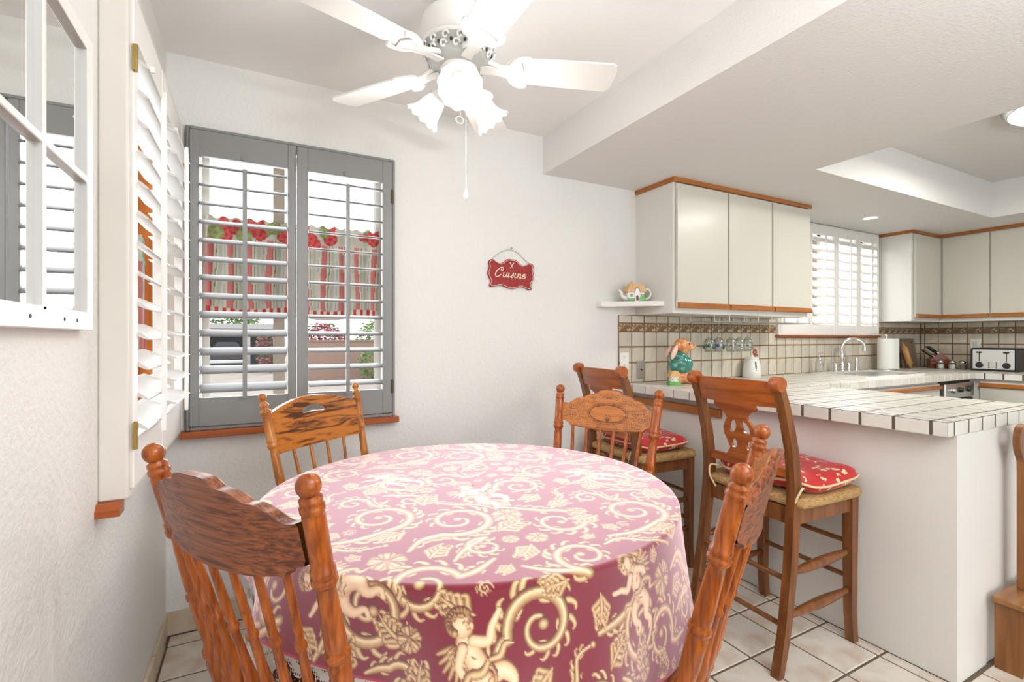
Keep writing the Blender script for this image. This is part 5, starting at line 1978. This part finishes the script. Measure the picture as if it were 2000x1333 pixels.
# ================================================================== OUTSIDE THE NOOK WINDOW
struct(MB().box(-60, 60, .3, 120, -.78, -.70).build('ground_yard', mat('pale_gravel', (.34, .29, .25), .9, var=((1, 1, 1), (.40, .36, .32), .4, .7, 5))))
cpm = mat('carport_paint', (.42, .41, .40), .6)
cp_ = thing('carport', 'low white carport across the yard outside the window', 'carport', (-1.6, 33, -.7))
MB().box(-5.0, 3.4, -2.6, 3.0, 2.45, 2.75).build('roof', cpm, cp_)
for x in (-4.5, -.9, 1.5, 3.1):
    MB().box(x - .09, x + .09, -2.4, -2.22, 0, 2.45).build('post', cpm, cp_)
MB().box(-5, 3.4, 2.8, 3.0, 0, 2.45).build('rear_wall', mat('carport_back_wall', (.12, .125, .13), .8), cp_)
car = thing('parked_car', 'dark car parked under the carport across the yard', 'car', (-1.2, 32.2, -.7))
cm = mat('dark_car_paint', (.03, .03, .036), .3, coat=.5)
MB().prism([[(-.92, .35), (-.95, .75), (-.86, 1.0), (-.70, 1.10), (-.58, 1.55), (-.45, 1.68), (.45, 1.68), (.58, 1.55), (.70, 1.10), (.86, 1.0), (.95, .75), (.92, .35)]], -2.0, 2.0).build('body', cm, car)
MB().prism([[(-.60, 1.12), (-.50, 1.52), (.50, 1.52), (.60, 1.12)]], -2.02, -1.99).build('rear_window', mat('car_window', (.03, .035, .04), .1), car)
MB().box(-.88, .88, -2.1, -1.98, .42, .62, ch=.04).build('bumper', M['steel'], car)
for x in (-.72, .72):
    for y in (-1.3, 1.3):
        MB().lathe([(0, .33), (.22, .33)], (x - .11, y, .33), (x + 1, y, .33), 18).build('wheel', M['black'], car)
gw = MB().box(0, 3.4, 0, .2, 0, 1.75).box(-.03, 3.43, -.03, .23, 1.75, 1.83).build('garden_wall', mat('tan_stucco', (.28, .19, .15), .9, bump=(12, .5, .02)), None, (2.1, 20.0, -.7))
tag(gw, 'tan stucco garden wall below the pink flowering bush', 'wall')


def bush(name, label, cat, c, rx, ry, rz, cols, n, ls, seed):
    rng = random.Random(seed)
    t = thing(name, label, cat, (c[0], c[1], -.7))
    for ci, (col, share) in enumerate(cols):
        mb = MB()
        for _ in range(int(n * share)):
            th, ph = rng.uniform(0, 6.283), math.acos(rng.uniform(-.95, 1))
            rr = rng.uniform(.72, 1.08)
            p = Vector((rx * rr * math.sin(ph) * math.cos(th), ry * rr * math.sin(ph) * math.sin(th), c[2] + .7 + rz * rr * math.cos(ph)))
            q = Matrix.Rotation(rng.uniform(0, 6.28), 3, 'Z') @ Matrix.Rotation(rng.uniform(0, 3.1), 3, 'X')
            l, w = ls * rng.uniform(.7, 1.3), ls * .55
            mb.add([p + q @ Vector(v) for v in ((-l, 0, 0), (0, -w, .3 * w), (l, 0, 0), (0, w, .3 * w))], [(0, 1, 2), (0, 2, 3)])
        mb.build('blossoms' if ci and name.startswith('boug') else 'foliage', mat(label[:12] + str(ci), col, .7), t)
    MB().rod((0, 0, 0), (0, 0, c[2] + .7), .09, 8).build('stem', M['board'], t)


bush('bougainvillea', 'pink bougainvillea above the tan garden wall', 'bush', (3.0, 21.1, 1.0), 1.0, .7, .85, [((.10, .17, .06), .35), ((.55, .16, .22), .65)], 1500, .09, 1)
bush('bougainvillea', 'smaller pink bougainvillea beside the carport', 'bush', (1.0, 27, .6), .75, .6, 1.0, [((.10, .17, .06), .5), ((.55, .16, .22), .5)], 1000, .09, 2)
bush('garden_shrub', 'pale green shrub behind the tan garden wall', 'bush', (5.7, 21.6, .8), 1.25, .8, 1.3, [((.20, .30, .09), .6), ((.27, .38, .14), .4)], 1800, .09, 3)
bush('garden_shrub', 'low green shrub in front of the tan garden wall', 'bush', (4.9, 18.6, .1), .8, .5, .75, [((.17, .25, .08), 1)], 900, .07, 4)
bush('garden_tree', 'green treetop showing above the carport roof', 'tree', (-2.6, 40, 2.2), 3.2, 2.0, 1.3, [((.17, .26, .09), .6), ((.25, .34, .13), .4)], 2200, .16, 5)
